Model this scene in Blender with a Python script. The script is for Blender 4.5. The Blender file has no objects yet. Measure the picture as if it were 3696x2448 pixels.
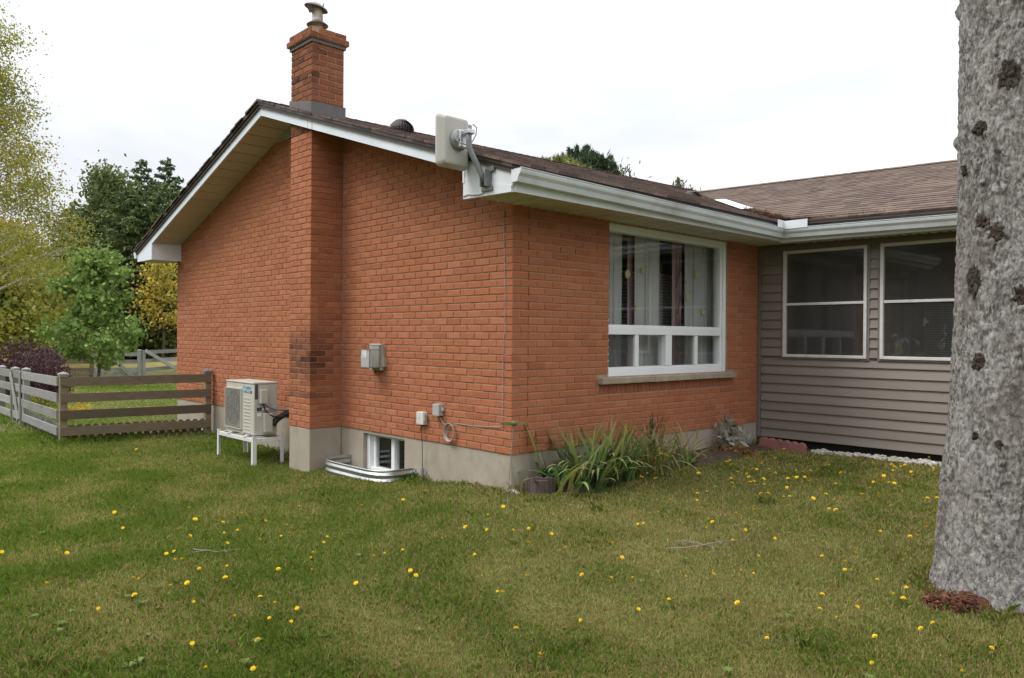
import bpy, bmesh, math, random
import numpy as np
from mathutils import Vector, Matrix

random.seed(7)
RNG = np.random.default_rng(7)
SC = bpy.context.scene
COL = SC.collection

# ------------------------------------------------------------------ camera
F_PX = 2784.5            # focal length in pixels of the 3696 px wide photograph
CAM = np.array([4.8791, -4.6017, 1.0208])
YAW, PIT, ROL = 0.8147, -0.0018, 0.0077
_fw = np.array([-math.sin(YAW) * math.cos(PIT), math.cos(YAW) * math.cos(PIT), math.sin(PIT)])
_r = np.array([math.cos(YAW), math.sin(YAW), 0.0])
_u = np.cross(_r, _fw)
_r, _u = _r * math.cos(ROL) + _u * math.sin(ROL), -_r * math.sin(ROL) + _u * math.cos(ROL)
cd = bpy.data.cameras.new('camera')
cd.sensor_fit = 'HORIZONTAL'
cd.sensor_width = 36.0
cd.lens = F_PX / 3696 * 36.0
cd.clip_start = 0.05
cd.clip_end = 3000
cam = bpy.data.objects.new('camera', cd)
COL.objects.link(cam)
_m = Matrix(((_r[0], _u[0], -_fw[0], CAM[0]), (_r[1], _u[1], -_fw[1], CAM[1]),
             (_r[2], _u[2], -_fw[2], CAM[2]), (0, 0, 0, 1)))
cam.matrix_world = _m
SC.camera = cam

# ------------------------------------------------------------------ world, sun, exposure
SUN_EL, SUN_AZ = math.radians(52), math.radians(212)     # azimuth: compass, 0 = +y, 90 = +x
w = bpy.data.worlds.new('World')
SC.world = w
w.use_nodes = True
wn, wl = w.node_tree.nodes, w.node_tree.links
wn.clear()
out = wn.new('ShaderNodeOutputWorld')
bg = wn.new('ShaderNodeBackground')
bg.inputs['Strength'].default_value = 0.1
sky = wn.new('ShaderNodeTexSky')
sky.sky_type = 'NISHITA'
sky.sun_disc = False
sky.sun_elevation = SUN_EL
sky.sun_rotation = SUN_AZ
tc = wn.new('ShaderNodeTexCoord')
mp = wn.new('ShaderNodeMapping')
mp.inputs['Scale'].default_value = (1.0, 1.0, 2.6)
mp.inputs['Location'].default_value = (13.7, 7.1, 4.3)
wl.new(tc.outputs['Generated'], mp.inputs['Vector'])
nz = wn.new('ShaderNodeTexNoise')
nz.inputs['Scale'].default_value = 1.9
nz.inputs['Detail'].default_value = 5
nz.inputs['Roughness'].default_value = 0.5
nz.inputs['Distortion'].default_value = 0.35
wl.new(mp.outputs['Vector'], nz.inputs['Vector'])
rp = wn.new('ShaderNodeValToRGB')       # cloud tone: grey-blue bases to white
rp.color_ramp.elements[0].position = 0.36
rp.color_ramp.elements[0].color = (0.77, 0.80, 0.865, 1)
rp.color_ramp.elements[1].position = 0.64
rp.color_ramp.elements[1].color = (1.25, 1.25, 1.25, 1)
e = rp.color_ramp.elements.new(0.50)
e.color = (0.95, 0.96, 0.98, 1)
wl.new(nz.outputs['Fac'], rp.inputs['Fac'])
# overcast luminance: the zenith is three times as bright as the horizon
sx = wn.new('ShaderNodeSeparateXYZ')
wl.new(tc.outputs['Generated'], sx.inputs[0])
m1 = wn.new('ShaderNodeMath')
m1.operation = 'MAXIMUM'
m1.inputs[1].default_value = 0.0
wl.new(sx.outputs[2], m1.inputs[0])
m2 = wn.new('ShaderNodeMath')
m2.operation = 'MULTIPLY_ADD'
m2.inputs[1].default_value = 12.5
m2.inputs[2].default_value = 4.9
wl.new(m1.outputs[0], m2.inputs[0])
sc_ = wn.new('ShaderNodeVectorMath')
sc_.operation = 'SCALE'
wl.new(m2.outputs[0], sc_.inputs['Scale'])
wl.new(rp.outputs['Color'], sc_.inputs[0])
mx = wn.new('ShaderNodeMix')
mx.data_type = 'RGBA'
mx.inputs[0].default_value = 0.95
wl.new(sky.outputs['Color'], mx.inputs[6])
wl.new(sc_.outputs['Vector'], mx.inputs[7])
wl.new(mx.outputs[2], bg.inputs['Color'])
wl.new(bg.outputs[0], out.inputs['Surface'])

sd = bpy.data.lights.new('sun', 'SUN')
sd.energy = 1.5
sd.angle = math.radians(25)
sd.color = (1.0, 0.965, 0.91)
so = bpy.data.objects.new('sun', sd)
COL.objects.link(so)
_sd = Vector((math.sin(SUN_AZ) * math.cos(SUN_EL), math.cos(SUN_AZ) * math.cos(SUN_EL), math.sin(SUN_EL)))
so.rotation_euler = (-_sd).to_track_quat('-Z', 'Y').to_euler()
so.location = (0, -5, 12)
vs = SC.view_settings
vs.view_transform = 'Standard'
vs.look = 'None'
vs.gamma = 1.0
vs.exposure = 0.57
vs.use_curve_mapping = False
SC.cycles.max_bounces = 8
SC.cycles.transparent_max_bounces = 12
SC.cycles.use_denoising = True

S_ = 1.5615       # photograph pixels per pixel of the 2367 px wide working copy


def ray(px, py):
    return _fw + _r * ((px * S_ - 1848) / F_PX) - _u * ((py * S_ - 1224) / F_PX)


def at(px, py, depth):
    return CAM + ray(px, py) * depth


def on_ground(px, py, it=6):
    d = ray(px, py)
    z = -0.45
    for _ in range(it):
        t = (z - CAM[2]) / d[2]
        p = CAM + d * t
        z = float(gz(p[0], p[1]))
    return np.array([p[0], p[1], z])


def project(p):
    d = np.asarray(p, float) - CAM
    z = d @ _fw
    return (1848 + F_PX * (d @ _r) / z) / S_, (1224 - F_PX * (d @ _u) / z) / S_, z


# ------------------------------------------------------------------ noise helpers
def _h(ix, iy, iz, s):
    n = (ix.astype(np.int64) * 374761393 + iy.astype(np.int64) * 668265263 + iz.astype(np.int64) * 2147483647 + s * 1274126177) & 0x7fffffff
    n = ((n ^ (n >> 13)) * 1274126177) & 0x7fffffff
    n = ((n ^ (n >> 15)) * 2246822519) & 0x7fffffff
    return (n ^ (n >> 16)) % 100003 / 100003.0


def vnoise(x, y, z=None, s=0):
    x = np.asarray(x, float)
    y = np.asarray(y, float)
    z = np.zeros_like(x) if z is None else np.asarray(z, float)
    ix, iy, iz = np.floor(x), np.floor(y), np.floor(z)
    fx, fy, fz = x - ix, y - iy, z - iz
    fx, fy, fz = [t * t * (3 - 2 * t) for t in (fx, fy, fz)]
    o = 0
    for a in (0, 1):
        for b in (0, 1):
            for c in (0, 1):
                o = o + _h(ix + a, iy + b, iz + c, s) * (fx if a else 1 - fx) * (fy if b else 1 - fy) * (fz if c else 1 - fz)
    return o


def fbm(x, y, z=None, s=0, o=4):
    t, a, k = 0, 0.5, 1.0
    for i in range(o):
        t = t + a * vnoise(np.asarray(x) * k, np.asarray(y) * k, None if z is None else np.asarray(z) * k, s + i)
        a *= 0.5
        k *= 2.03
    return t / (1 - 0.5 ** o)


# ground heights (measured against the house)
GP = np.array([(0, 0, -.325), (.15, -.2, -.345), (-1.4, -.15, -.41), (-2.7, -.15, -.45), (-3, -.55, -.50), (-4, -.6, -.47), (-6.4, -.1, -.43),
               (-6.75, -1.9, -.45), (-9.4, -1.8, -.45), (.2, 1.0, -.27), (.2, 2.2, -.25), (.2, 3.2, -.25), (.3, 3.95, -.275), (.8, 3.9, -.275), (2, 4.05, -.265), (1.4, 4.05, -.262), (2.0, 3.5, -.305),
               (3.6, .6, -.5), (1.2, 1.5, -.38), (2.5, -2.3, -.5), (4.9, -4.6, -.58), (-3, -4, -.5), (-1, -2, -.46), (5, 3, -.45),
               (-9, 3, -.45), (-9, -6, -.5), (9, -2, -.55), (0, -8, -.55), (1.5, 3, -.34), (-20, 0, -.48), (-28, 5, -.5)])


def gz(x, y):
    x = np.asarray(x, float)
    y = np.asarray(y, float)
    sw = np.full(x.shape, 1e-3)
    sz = np.full(x.shape, -.5e-3)
    for a, b, c in GP:
        k = 1.0 / ((x - a) ** 2 + (y - b) ** 2 + 0.06) ** 1.6
        sw = sw + k
        sz = sz + k * c
    z = sz / sw
    r = np.hypot(x, y)
    z = z + 0.012 * (fbm(x * 1.3, y * 1.3, None, 5, 3) - .5) * np.clip((np.abs(y) + np.abs(x)) * .4, 0, 1)
    return z - np.clip(r - 30, 0, 60) * 0.004


# ------------------------------------------------------------------ materials
def node_mat(name):
    m = bpy.data.materials.new(name)
    m.use_nodes = True
    nt = m.node_tree
    nt.nodes.clear()
    o = nt.nodes.new('ShaderNodeOutputMaterial')
    b = nt.nodes.new('ShaderNodeBsdfPrincipled')
    nt.links.new(b.outputs[0], o.inputs[0])
    return m, nt, b, o


def N(nt, t, **k):
    n = nt.nodes.new(t)
    for a, v in k.items():
        if a.startswith('i_'):
            n.inputs[a[2:]].default_value = v
        else:
            setattr(n, a, v)
    return n


def c4(c):
    return (c[0], c[1], c[2], 1)


def mixrgb(nt, fac, a, b, blend='MIX'):
    m = nt.nodes.new('ShaderNodeMix')
    m.data_type = 'RGBA'
    m.blend_type = blend
    for i, v in ((0, fac), (6, a), (7, b)):
        if hasattr(v, 'links'):
            nt.links.new(v, m.inputs[i])
        else:
            m.inputs[i].default_value = v if i == 0 else c4(v)
    return m.outputs[2]


def math_(nt, op, a, b=0.5, clamp=False):
    m = nt.nodes.new('ShaderNodeMath')
    m.operation = op
    m.use_clamp = clamp
    for i, v in ((0, a), (1, b)):
        if hasattr(v, 'links'):
            nt.links.new(v, m.inputs[i])
        else:
            m.inputs[i].default_value = v
    return m.outputs[0]


def pos_noise(nt, scale, stretch=(1, 1, 1), detail=5, rough=.55, dist=0.0):
    g = nt.nodes.new('ShaderNodeNewGeometry')
    mp = nt.nodes.new('ShaderNodeMapping')
    mp.inputs['Scale'].default_value = stretch
    nt.links.new(g.outputs['Position'], mp.inputs['Vector'])
    n = nt.nodes.new('ShaderNodeTexNoise')
    n.inputs['Scale'].default_value = scale
    n.inputs['Detail'].default_value = detail
    n.inputs['Roughness'].default_value = rough
    n.inputs['Distortion'].default_value = dist
    nt.links.new(mp.outputs[0], n.inputs['Vector'])
    return n.outputs['Fac']


def ramp(nt, fac, stops):
    r = nt.nodes.new('ShaderNodeValToRGB')
    e = r.color_ramp.elements
    e[0].position, e[0].color = stops[0][0], c4(stops[0][1])
    e[1].position, e[1].color = stops[-1][0], c4(stops[-1][1])
    for p, c in stops[1:-1]:
        x = e.new(p)
        x.color = c4(c)
    nt.links.new(fac, r.inputs[0])
    return r.outputs[0]


def bump(nt, b, h, strength=.5, dist=.01):
    n = nt.nodes.new('ShaderNodeBump')
    n.inputs['Strength'].default_value = strength
    n.inputs['Distance'].default_value = dist
    nt.links.new(h, n.inputs['Height'])
    nt.links.new(n.outputs[0], b.inputs['Normal'])
    return n


def attr(nt, name):
    a = nt.nodes.new('ShaderNodeAttribute')
    a.attribute_name = name
    return a


def mat(name, c1, c2=None, scale=6, rough=.7, bs=0.0, bscale=60, bdist=.004, stretch=(1, 1, 1), metal=0.0, spec=.4, dirt=None, dscale=3.0, tint=0.0, detail=6):
    """two-tone noise colour, optional dirt tone in large patches, optional bump, optional per-piece tint"""
    m, nt, b, o = node_mat(name)
    c2 = c2 or tuple(x * .85 for x in c1)
    f = pos_noise(nt, scale, stretch, detail)
    col = ramp(nt, f, [(.32, c2), (.68, c1)])
    if dirt:
        d = ramp(nt, pos_noise(nt, dscale, (1, 1, .6), 8, .65), [(.50, (0, 0, 0)), (.72, (1, 1, 1))])
        col = mixrgb(nt, math_(nt, 'MULTIPLY', d, dirt[3]), col, dirt[:3])
    if tint:
        t = attr(nt, 'tint').outputs['Fac']
        k = math_(nt, 'ADD', math_(nt, 'MULTIPLY', t, tint), 1 - tint * .5)
        mm = nt.nodes.new('ShaderNodeVectorMath')
        mm.operation = 'SCALE'
        nt.links.new(col, mm.inputs[0])
        nt.links.new(k, mm.inputs['Scale'])
        col = mm.outputs[0]
    nt.links.new(col, b.inputs['Base Color'])
    b.inputs['Roughness'].default_value = rough
    b.inputs['Metallic'].default_value = metal
    b.inputs['Specular IOR Level'].default_value = spec
    if bs:
        bump(nt, b, pos_noise(nt, bscale, stretch, 5, .6), bs, bdist)
    return m


M = {}


def mk_brick():
    m, nt, b, o = node_mat('brick_clay')
    t = attr(nt, 'tint').outputs['Fac']
    st = attr(nt, 'stain').outputs['Fac']
    col = ramp(nt, t, [(0, (.325, .105, .049)), (.35, (.398, .137, .065)), (.7, (.432, .156, .075)), (1, (.478, .190, .099))])
    streak = pos_noise(nt, 55, (1, 1, 2.6), 5, .65, .6)
    col = mixrgb(nt, ramp(nt, streak, [(.52, (0, 0, 0)), (.74, (1, 1, 1))]), col, (.54, .24, .12))
    dark = pos_noise(nt, 30, (1, 1, 3.2), 6, .7)
    col = mixrgb(nt, math_(nt, 'MULTIPLY', ramp(nt, dark, [(.56, (0, 0, 0)), (.72, (1, 1, 1))]), .55), col, (.19, .06, .03))
    big = pos_noise(nt, 1.1, (1, 1, 1), 4, .6)
    col = mixrgb(nt, math_(nt, 'MULTIPLY', ramp(nt, big, [(.45, (0, 0, 0)), (.75, (1, 1, 1))]), .22), col, (.30, .13, .075))
    sn = math_(nt, 'MULTIPLY', st, math_(nt, 'ADD', pos_noise(nt, 14, (1, 1, 1), 4), .42), True)
    col = mixrgb(nt, sn, col, (.055, .026, .017))
    nt.links.new(col, b.inputs['Base Color'])
    b.inputs['Roughness'].default_value = .92
    b.inputs['Specular IOR Level'].default_value = .2
    rip = pos_noise(nt, 42, (1, 1, 2.8), 6, .65, 1.2)
    bump(nt, b, rip, 1.0, .010)
    return m


M['brick'] = mk_brick()
M['mortar'] = mat('mortar', (.39, .275, .205), (.29, .195, .145), 25, .95, .6, 160, .003)
M['concrete'] = mat('parged_concrete', (.40, .355, .285), (.31, .27, .215), 2.2, .9, .35, 45, .004, dirt=(.21, .175, .135, .8), dscale=2.2)
M['white_metal'] = mat('white_aluminium', (.70, .735, .78), (.63, .66, .70), 3, .45, dirt=(.45, .43, .39, .35), dscale=2.4)
M['gutter'] = mat('gutter_white', (.64, .675, .71), (.55, .58, .605), 2.5, .42, dirt=(.34, .33, .29, .5), dscale=3.4)
M['soffit'] = mat('soffit_beige', (.50, .445, .37), (.46, .405, .335), 4, .55, tint=.10)
M['soffit_pale'] = mat('soffit_cream', (.52, .485, .41), (.47, .435, .37), 4, .55, tint=.2)
M['drip'] = mat('brown_drip_edge', (.075, .055, .047), (.05, .037, .032), 8, .5)
M['flashing'] = mat('lead_flashing', (.115, .105, .105), (.085, .076, .075), 9, .5, .25, 14, .01, dirt=(.16, .13, .11, .4))
M['shingle'] = mat('asphalt_shingle', (.150, .104, .079), (.082, .057, .045), 90, .95, .7, 420, .003, tint=.7, detail=3)
M['shingle_old'] = mat('asphalt_shingle_worn', (.15, .102, .085), (.075, .052, .045), 40, .95, .8, 260, .006, tint=.9, dirt=(.21, .17, .14, .5), dscale=6)
M['vinyl'] = mat('window_vinyl', (.80, .82, .84), (.75, .77, .79), 3, .35)
M['frame_white'] = mat('painted_frame', (.66, .66, .65), (.56, .56, .55), 5, .45, dirt=(.35, .33, .30, .35), dscale=5)
M['sill'] = mat('limestone_sill', (.42, .355, .265), (.31, .26, .195), 9, .9, .5, 60, .006, dirt=(.15, .13, .10, .5), dscale=7)
M['siding'] = mat('vinyl_siding', (.235, .205, .175), (.205, .178, .152), 4, .5, .06, 30, .002, stretch=(.2, .2, 5), tint=.12)
M['siding_trim'] = mat('siding_trim', (.20, .18, .165), (.17, .152, .14), 4, .5)
M['galv'] = mat('galvanised_steel', (.62, .63, .64), (.48, .49, .50), 14, .32, .15, 30, .002, metal=.9)
M['hp_case'] = mat('heat_pump_case', (.50, .48, .42), (.46, .44, .385), 3, .45, dirt=(.25, .27, .13, .18), dscale=5)
M['hp_dark'] = mat('dark_grille', (.05, .05, .05), (.03, .03, .03), 8, .6)
M['grille'] = mat('grille_wire', (.36, .35, .31), (.30, .29, .26), 8, .5)
M['rack'] = mat('rack_white', (.68, .69, .69), (.58, .59, .58), 6, .45, dirt=(.35, .30, .24, .3), dscale=9)
M['black'] = mat('black_rubber', (.02, .02, .02), (.012, .012, .012), 8, .6)
M['grey_pvc'] = mat('grey_plastic', (.24, .25, .26), (.20, .205, .21), 6, .5)
M['pale_plastic'] = mat('pale_plastic', (.62, .61, .56), (.55, .54, .49), 5, .45)
M['pale_grey'] = mat('grey_box_plastic', (.40, .40, .375), (.35, .35, .33), 5, .5)
M['antenna'] = mat('antenna_plastic', (.46, .445, .405), (.42, .405, .37), 2, .42)
M['ant_metal'] = mat('cast_grey_metal', (.30, .315, .33), (.24, .25, .265), 7, .4, metal=.35)
M['arm'] = mat('arm_grey', (.19, .20, .21), (.155, .162, .17), 6, .45)
M['cable'] = mat('cable_grey', (.33, .32, .33), (.27, .26, .265), 10, .5)
M['sticker'] = mat('sticker_white', (.78, .79, .82), (.74, .75, .78), 40, .5)
M['sticker_dark'] = mat('sticker_dark', (.07, .07, .08), (.05, .05, .055), 30, .5)
M['blue'] = mat('logo_blue', (.02, .32, .62), (.02, .29, .57), 10, .5)
M['teal'] = mat('logo_teal', (.02, .38, .36), (.02, .34, .33), 10, .5)
M['rusty_pipe'] = mat('weathered_flue', (.62, .58, .50), (.36, .30, .23), 12, .55, metal=.1, dirt=(.09, .06, .045, .7), dscale=9)
M['rusty_cap'] = mat('rusty_flue_cap', (.17, .13, .12), (.10, .075, .07), 10, .5, metal=.4)
M['turbine'] = mat('brown_turbine', (.12, .098, .088), (.075, .06, .054), 10, .5, metal=.3)
M['curtain'] = mat('curtain_cloth', (.47, .47, .455), (.41, .41, .40), 3, .9)
M['curtain_pink'] = mat('curtain_dusty_pink', (.34, .235, .23), (.28, .19, .19), 5, .9)
M['branch_print'] = mat('branch_print', (.10, .045, .05), (.08, .035, .04), 10, .9)
M['flower_print'] = mat('yellow_flower_print', (.55, .50, .22), (.46, .42, .18), 10, .9)
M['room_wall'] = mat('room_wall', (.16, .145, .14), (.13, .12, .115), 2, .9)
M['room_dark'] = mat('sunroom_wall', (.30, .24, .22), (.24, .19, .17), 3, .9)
M['room_pale'] = mat('sunroom_trim', (.42, .42, .43), (.36, .36, .37), 3, .8)
M['blind'] = mat('window_blind', (.36, .35, .35), (.30, .29, .29), 6, .7)
M['needles'] = mat('fallen_needles', (.20, .115, .06), (.11, .065, .035), 60, .95)
M['log'] = mat('log_bark', (.135, .10, .085), (.075, .055, .05), 20, .95, .8, 40, .01, stretch=(2.5, 2.5, .35))
M['red_block'] = mat('red_concrete_edging', (.36, .16, .135), (.27, .115, .10), 12, .9, .4, 90, .004, dirt=(.16, .10, .085, .45), dscale=6)
M['stone'] = mat('field_stone', (.42, .40, .36), (.30, .28, .25), 12, .9, .6, 50, .006)
M['gravel'] = mat('white_gravel', (.56, .53, .48), (.38, .355, .32), 20, .9, tint=.5)
M['soil'] = mat('garden_soil', (.10, .075, .05), (.055, .04, .028), 14, .98, .9, 40, .02)
M['rot'] = mat('rotten_wood', (.20, .075, .042), (.085, .034, .022), 25, .98, .9, 60, .02, tint=.8)
M['stick'] = mat('dry_stick', (.26, .225, .185), (.17, .145, .12), 20, .95)
M['knot'] = mat('knot_dark', (.10, .075, .055), (.016, .012, .010), 45, .95, 1.0, 90, .02)
M['petal'] = mat('yellow_petal', (.86, .64, .015), (.80, .52, .01), 30, .7)
M['stem'] = mat('flower_stem', (.12, .17, .05), (.09, .13, .035), 20, .8)
M['green_metal'] = mat('painted_green_tin', (.13, .16, .05), (.085, .105, .035), 16, .5)
M['birch_bark'] = mat('birch_bark', (.58, .56, .52), (.40, .37, .33), 6, .9, dirt=(.08, .07, .06, .5), dscale=9)
M['tree_bark'] = mat('tree_bark', (.14, .11, .09), (.08, .062, .05), 10, .95, .6, 30, .03)


def mk_wood(name, c1, c2, moss):
    m, nt, b, o = node_mat(name)
    g = attr(nt, 'tint').outputs['Fac']
    f = pos_noise(nt, 7, (1.1, 1.1, 16), 6, .6, .8)
    col = ramp(nt, f, [(.3, c2), (.62, c1), (.75, tuple(x * 1.18 for x in c1))])
    kn = pos_noise(nt, 5.5, (1, 1, 1.5), 3, .4)
    col = mixrgb(nt, ramp(nt, kn, [(.70, (0, 0, 0)), (.74, (1, 1, 1))]), col, (.05, .035, .025))
    mo = ramp(nt, pos_noise(nt, 2.2, (1, 1, 2), 6, .65), [(.46, (0, 0, 0)), (.66, (1, 1, 1))])
    col = mixrgb(nt, math_(nt, 'MULTIPLY', mo, moss), col, (.115, .115, .045))
    k = math_(nt, 'ADD', math_(nt, 'MULTIPLY', g, .5), .75)
    mm = nt.nodes.new('ShaderNodeVectorMath')
    mm.operation = 'SCALE'
    nt.links.new(col, mm.inputs[0])
    nt.links.new(k, mm.inputs['Scale'])
    nt.links.new(mm.outputs[0], b.inputs['Base Color'])
    b.inputs['Roughness'].default_value = .88
    b.inputs['Specular IOR Level'].default_value = .25
    bump(nt, b, f, .5, .005)
    return m


M['wood_brown'] = mk_wood('weathered_brown_board', (.165, .128, .092), (.095, .072, .052), .5)
M['wood_grey'] = mk_wood('silvered_board', (.29, .29, .275), (.19, .19, .18), .25)
M['wood_post'] = mk_wood('weathered_post', (.27, .22, .145), (.16, .125, .08), .55)


def mk_leaf(name, trans=.3, rough=.6):
    m, nt, b, o = node_mat(name)
    a = attr(nt, 'col')
    nt.links.new(a.outputs['Color'], b.inputs['Base Color'])
    b.inputs['Roughness'].default_value = rough
    b.inputs['Specular IOR Level'].default_value = .25
    t = nt.nodes.new('ShaderNodeBsdfTranslucent')
    nt.links.new(a.outputs['Color'], t.inputs['Color'])
    mx = nt.nodes.new('ShaderNodeMixShader')
    mx.inputs[0].default_value = trans
    nt.links.new(b.outputs[0], mx.inputs[1])
    nt.links.new(t.outputs[0], mx.inputs[2])
    nt.links.new(mx.outputs[0], o.inputs[0])
    return m


M['leaf'] = mk_leaf('leaf', .32)
M['needle_leaf'] = mk_leaf('conifer_needles', .15, .7)
M['grass'] = mk_leaf('grass_blade', .3, .65)


def mk_glass(name, gain=1.7, tintc=(.93, .95, .95), rough=0.0):
    m, nt, b, o = node_mat(name)
    nt.nodes.remove(b)
    g = nt.nodes.new('ShaderNodeNewGeometry')
    d = nt.nodes.new('ShaderNodeVectorMath')
    d.operation = 'DOT_PRODUCT'
    nt.links.new(g.outputs['Incoming'], d.inputs[0])
    nt.links.new(g.outputs['Normal'], d.inputs[1])
    c = math_(nt, 'ABSOLUTE', d.outputs['Value'], 0)
    p = math_(nt, 'POWER', math_(nt, 'SUBTRACT', 1.0, c, True), 5)
    fr = math_(nt, 'MULTIPLY', math_(nt, 'ADD', math_(nt, 'MULTIPLY', p, .96), .04), gain, True)
    t = nt.nodes.new('ShaderNodeBsdfTransparent')
    t.inputs[0].default_value = c4(tintc)
    gl = nt.nodes.new('ShaderNodeBsdfGlossy')
    gl.inputs['Roughness'].default_value = rough
    mx = nt.nodes.new('ShaderNodeMixShader')
    nt.links.new(fr, mx.inputs[0])
    nt.links.new(t.outputs[0], mx.inputs[1])
    nt.links.new(gl.outputs[0], mx.inputs[2])
    nt.links.new(mx.outputs[0], o.inputs[0])
    return m


M['glass'] = mk_glass('window_glass', 2.5)
M['clear_plastic'] = mk_glass('clear_plastic', 1.6, (.86, .86, .84), .08)


def mk_screen(name, c, fac):
    m, nt, b, o = node_mat(name)
    b.inputs['Base Color'].default_value = c4(c)
    b.inputs['Roughness'].default_value = .8
    t = nt.nodes.new('ShaderNodeBsdfTransparent')
    mx = nt.nodes.new('ShaderNodeMixShader')
    mx.inputs[0].default_value = fac
    nt.links.new(t.outputs[0], mx.inputs[1])
    nt.links.new(b.outputs[0], mx.inputs[2])
    nt.links.new(mx.outputs[0], o.inputs[0])
    return m


M['screen'] = mk_screen('insect_screen', (.07, .068, .068), .5)
M['fine_screen'] = mk_screen('fine_insect_screen', (.17, .165, .16), .17)


def mk_fascia():
    """white fascia with rust runs under the flashing corner"""
    m, nt, b, o = node_mat('white_fascia')
    col = ramp(nt, pos_noise(nt, 3, (1, 1, 1), 5), [(.3, (.64, .69, .76)), (.7, (.72, .77, .84))])
    g = nt.nodes.new('ShaderNodeNewGeometry')
    sp = nt.nodes.new('ShaderNodeSeparateXYZ')
    nt.links.new(g.outputs['Position'], sp.inputs[0])
    run = math_(nt, 'ADD', sp.outputs[0], math_(nt, 'MULTIPLY', pos_noise(nt, 30, (1, 1, .3), 3), .02))
    tot = None
    for x0, wd in ((-2.70, .014), (-2.80, .010)):
        a = math_(nt, 'ABSOLUTE', math_(nt, 'SUBTRACT', run, x0), 0)
        k = math_(nt, 'SUBTRACT', 1.0, math_(nt, 'DIVIDE', a, wd * 1.6), True)
        tot = k if tot is None else math_(nt, 'MAXIMUM', tot, k)
    col = mixrgb(nt, math_(nt, 'MULTIPLY', tot, .75), col, (.42, .24, .12))
    nt.links.new(col, b.inputs['Base Color'])
    b.inputs['Roughness'].default_value = .45
    return m


M['fascia'] = mk_fascia()


def mk_ground():
    m, nt, b, o = node_mat('lawn_ground')
    n1 = pos_noise(nt, .8, (1, 1, 1), 6, .6)
    n2 = pos_noise(nt, 9, (1, 1, 1), 6, .7)
    green = ramp(nt, n2, [(.3, (.050, .070, .016)), (.7, (.100, .125, .030))])
    straw = ramp(nt, n2, [(.3, (.085, .078, .028)), (.7, (.155, .135, .052))])
    col = mixrgb(nt, ramp(nt, n1, [(.40, (0, 0, 0)), (.62, (1, 1, 1))]), green, straw)
    # meadow far behind the fence: dry gold with fallen leaves
    g = nt.nodes.new('ShaderNodeNewGeometry')
    sp = nt.nodes.new('ShaderNodeSeparateXYZ')
    nt.links.new(g.outputs['Position'], sp.inputs[0])
    far = math_(nt, 'MULTIPLY', math_(nt, 'SUBTRACT', -26.0, sp.outputs[0]), .08, True)
    gold = ramp(nt, pos_noise(nt, 1.6, (1, 1, 1), 8, .75), [(.3, (.12, .11, .035)), (.52, (.23, .19, .07)), (.7, (.33, .215, .075))])
    col = mixrgb(nt, far, col, gold)
    nt.links.new(col, b.inputs['Base Color'])
    b.inputs['Roughness'].default_value = .98
    b.inputs['Specular IOR Level'].default_value = .1
    bump(nt, b, n2, .8, .03)
    return m


M['ground'] = mk_ground()


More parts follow.
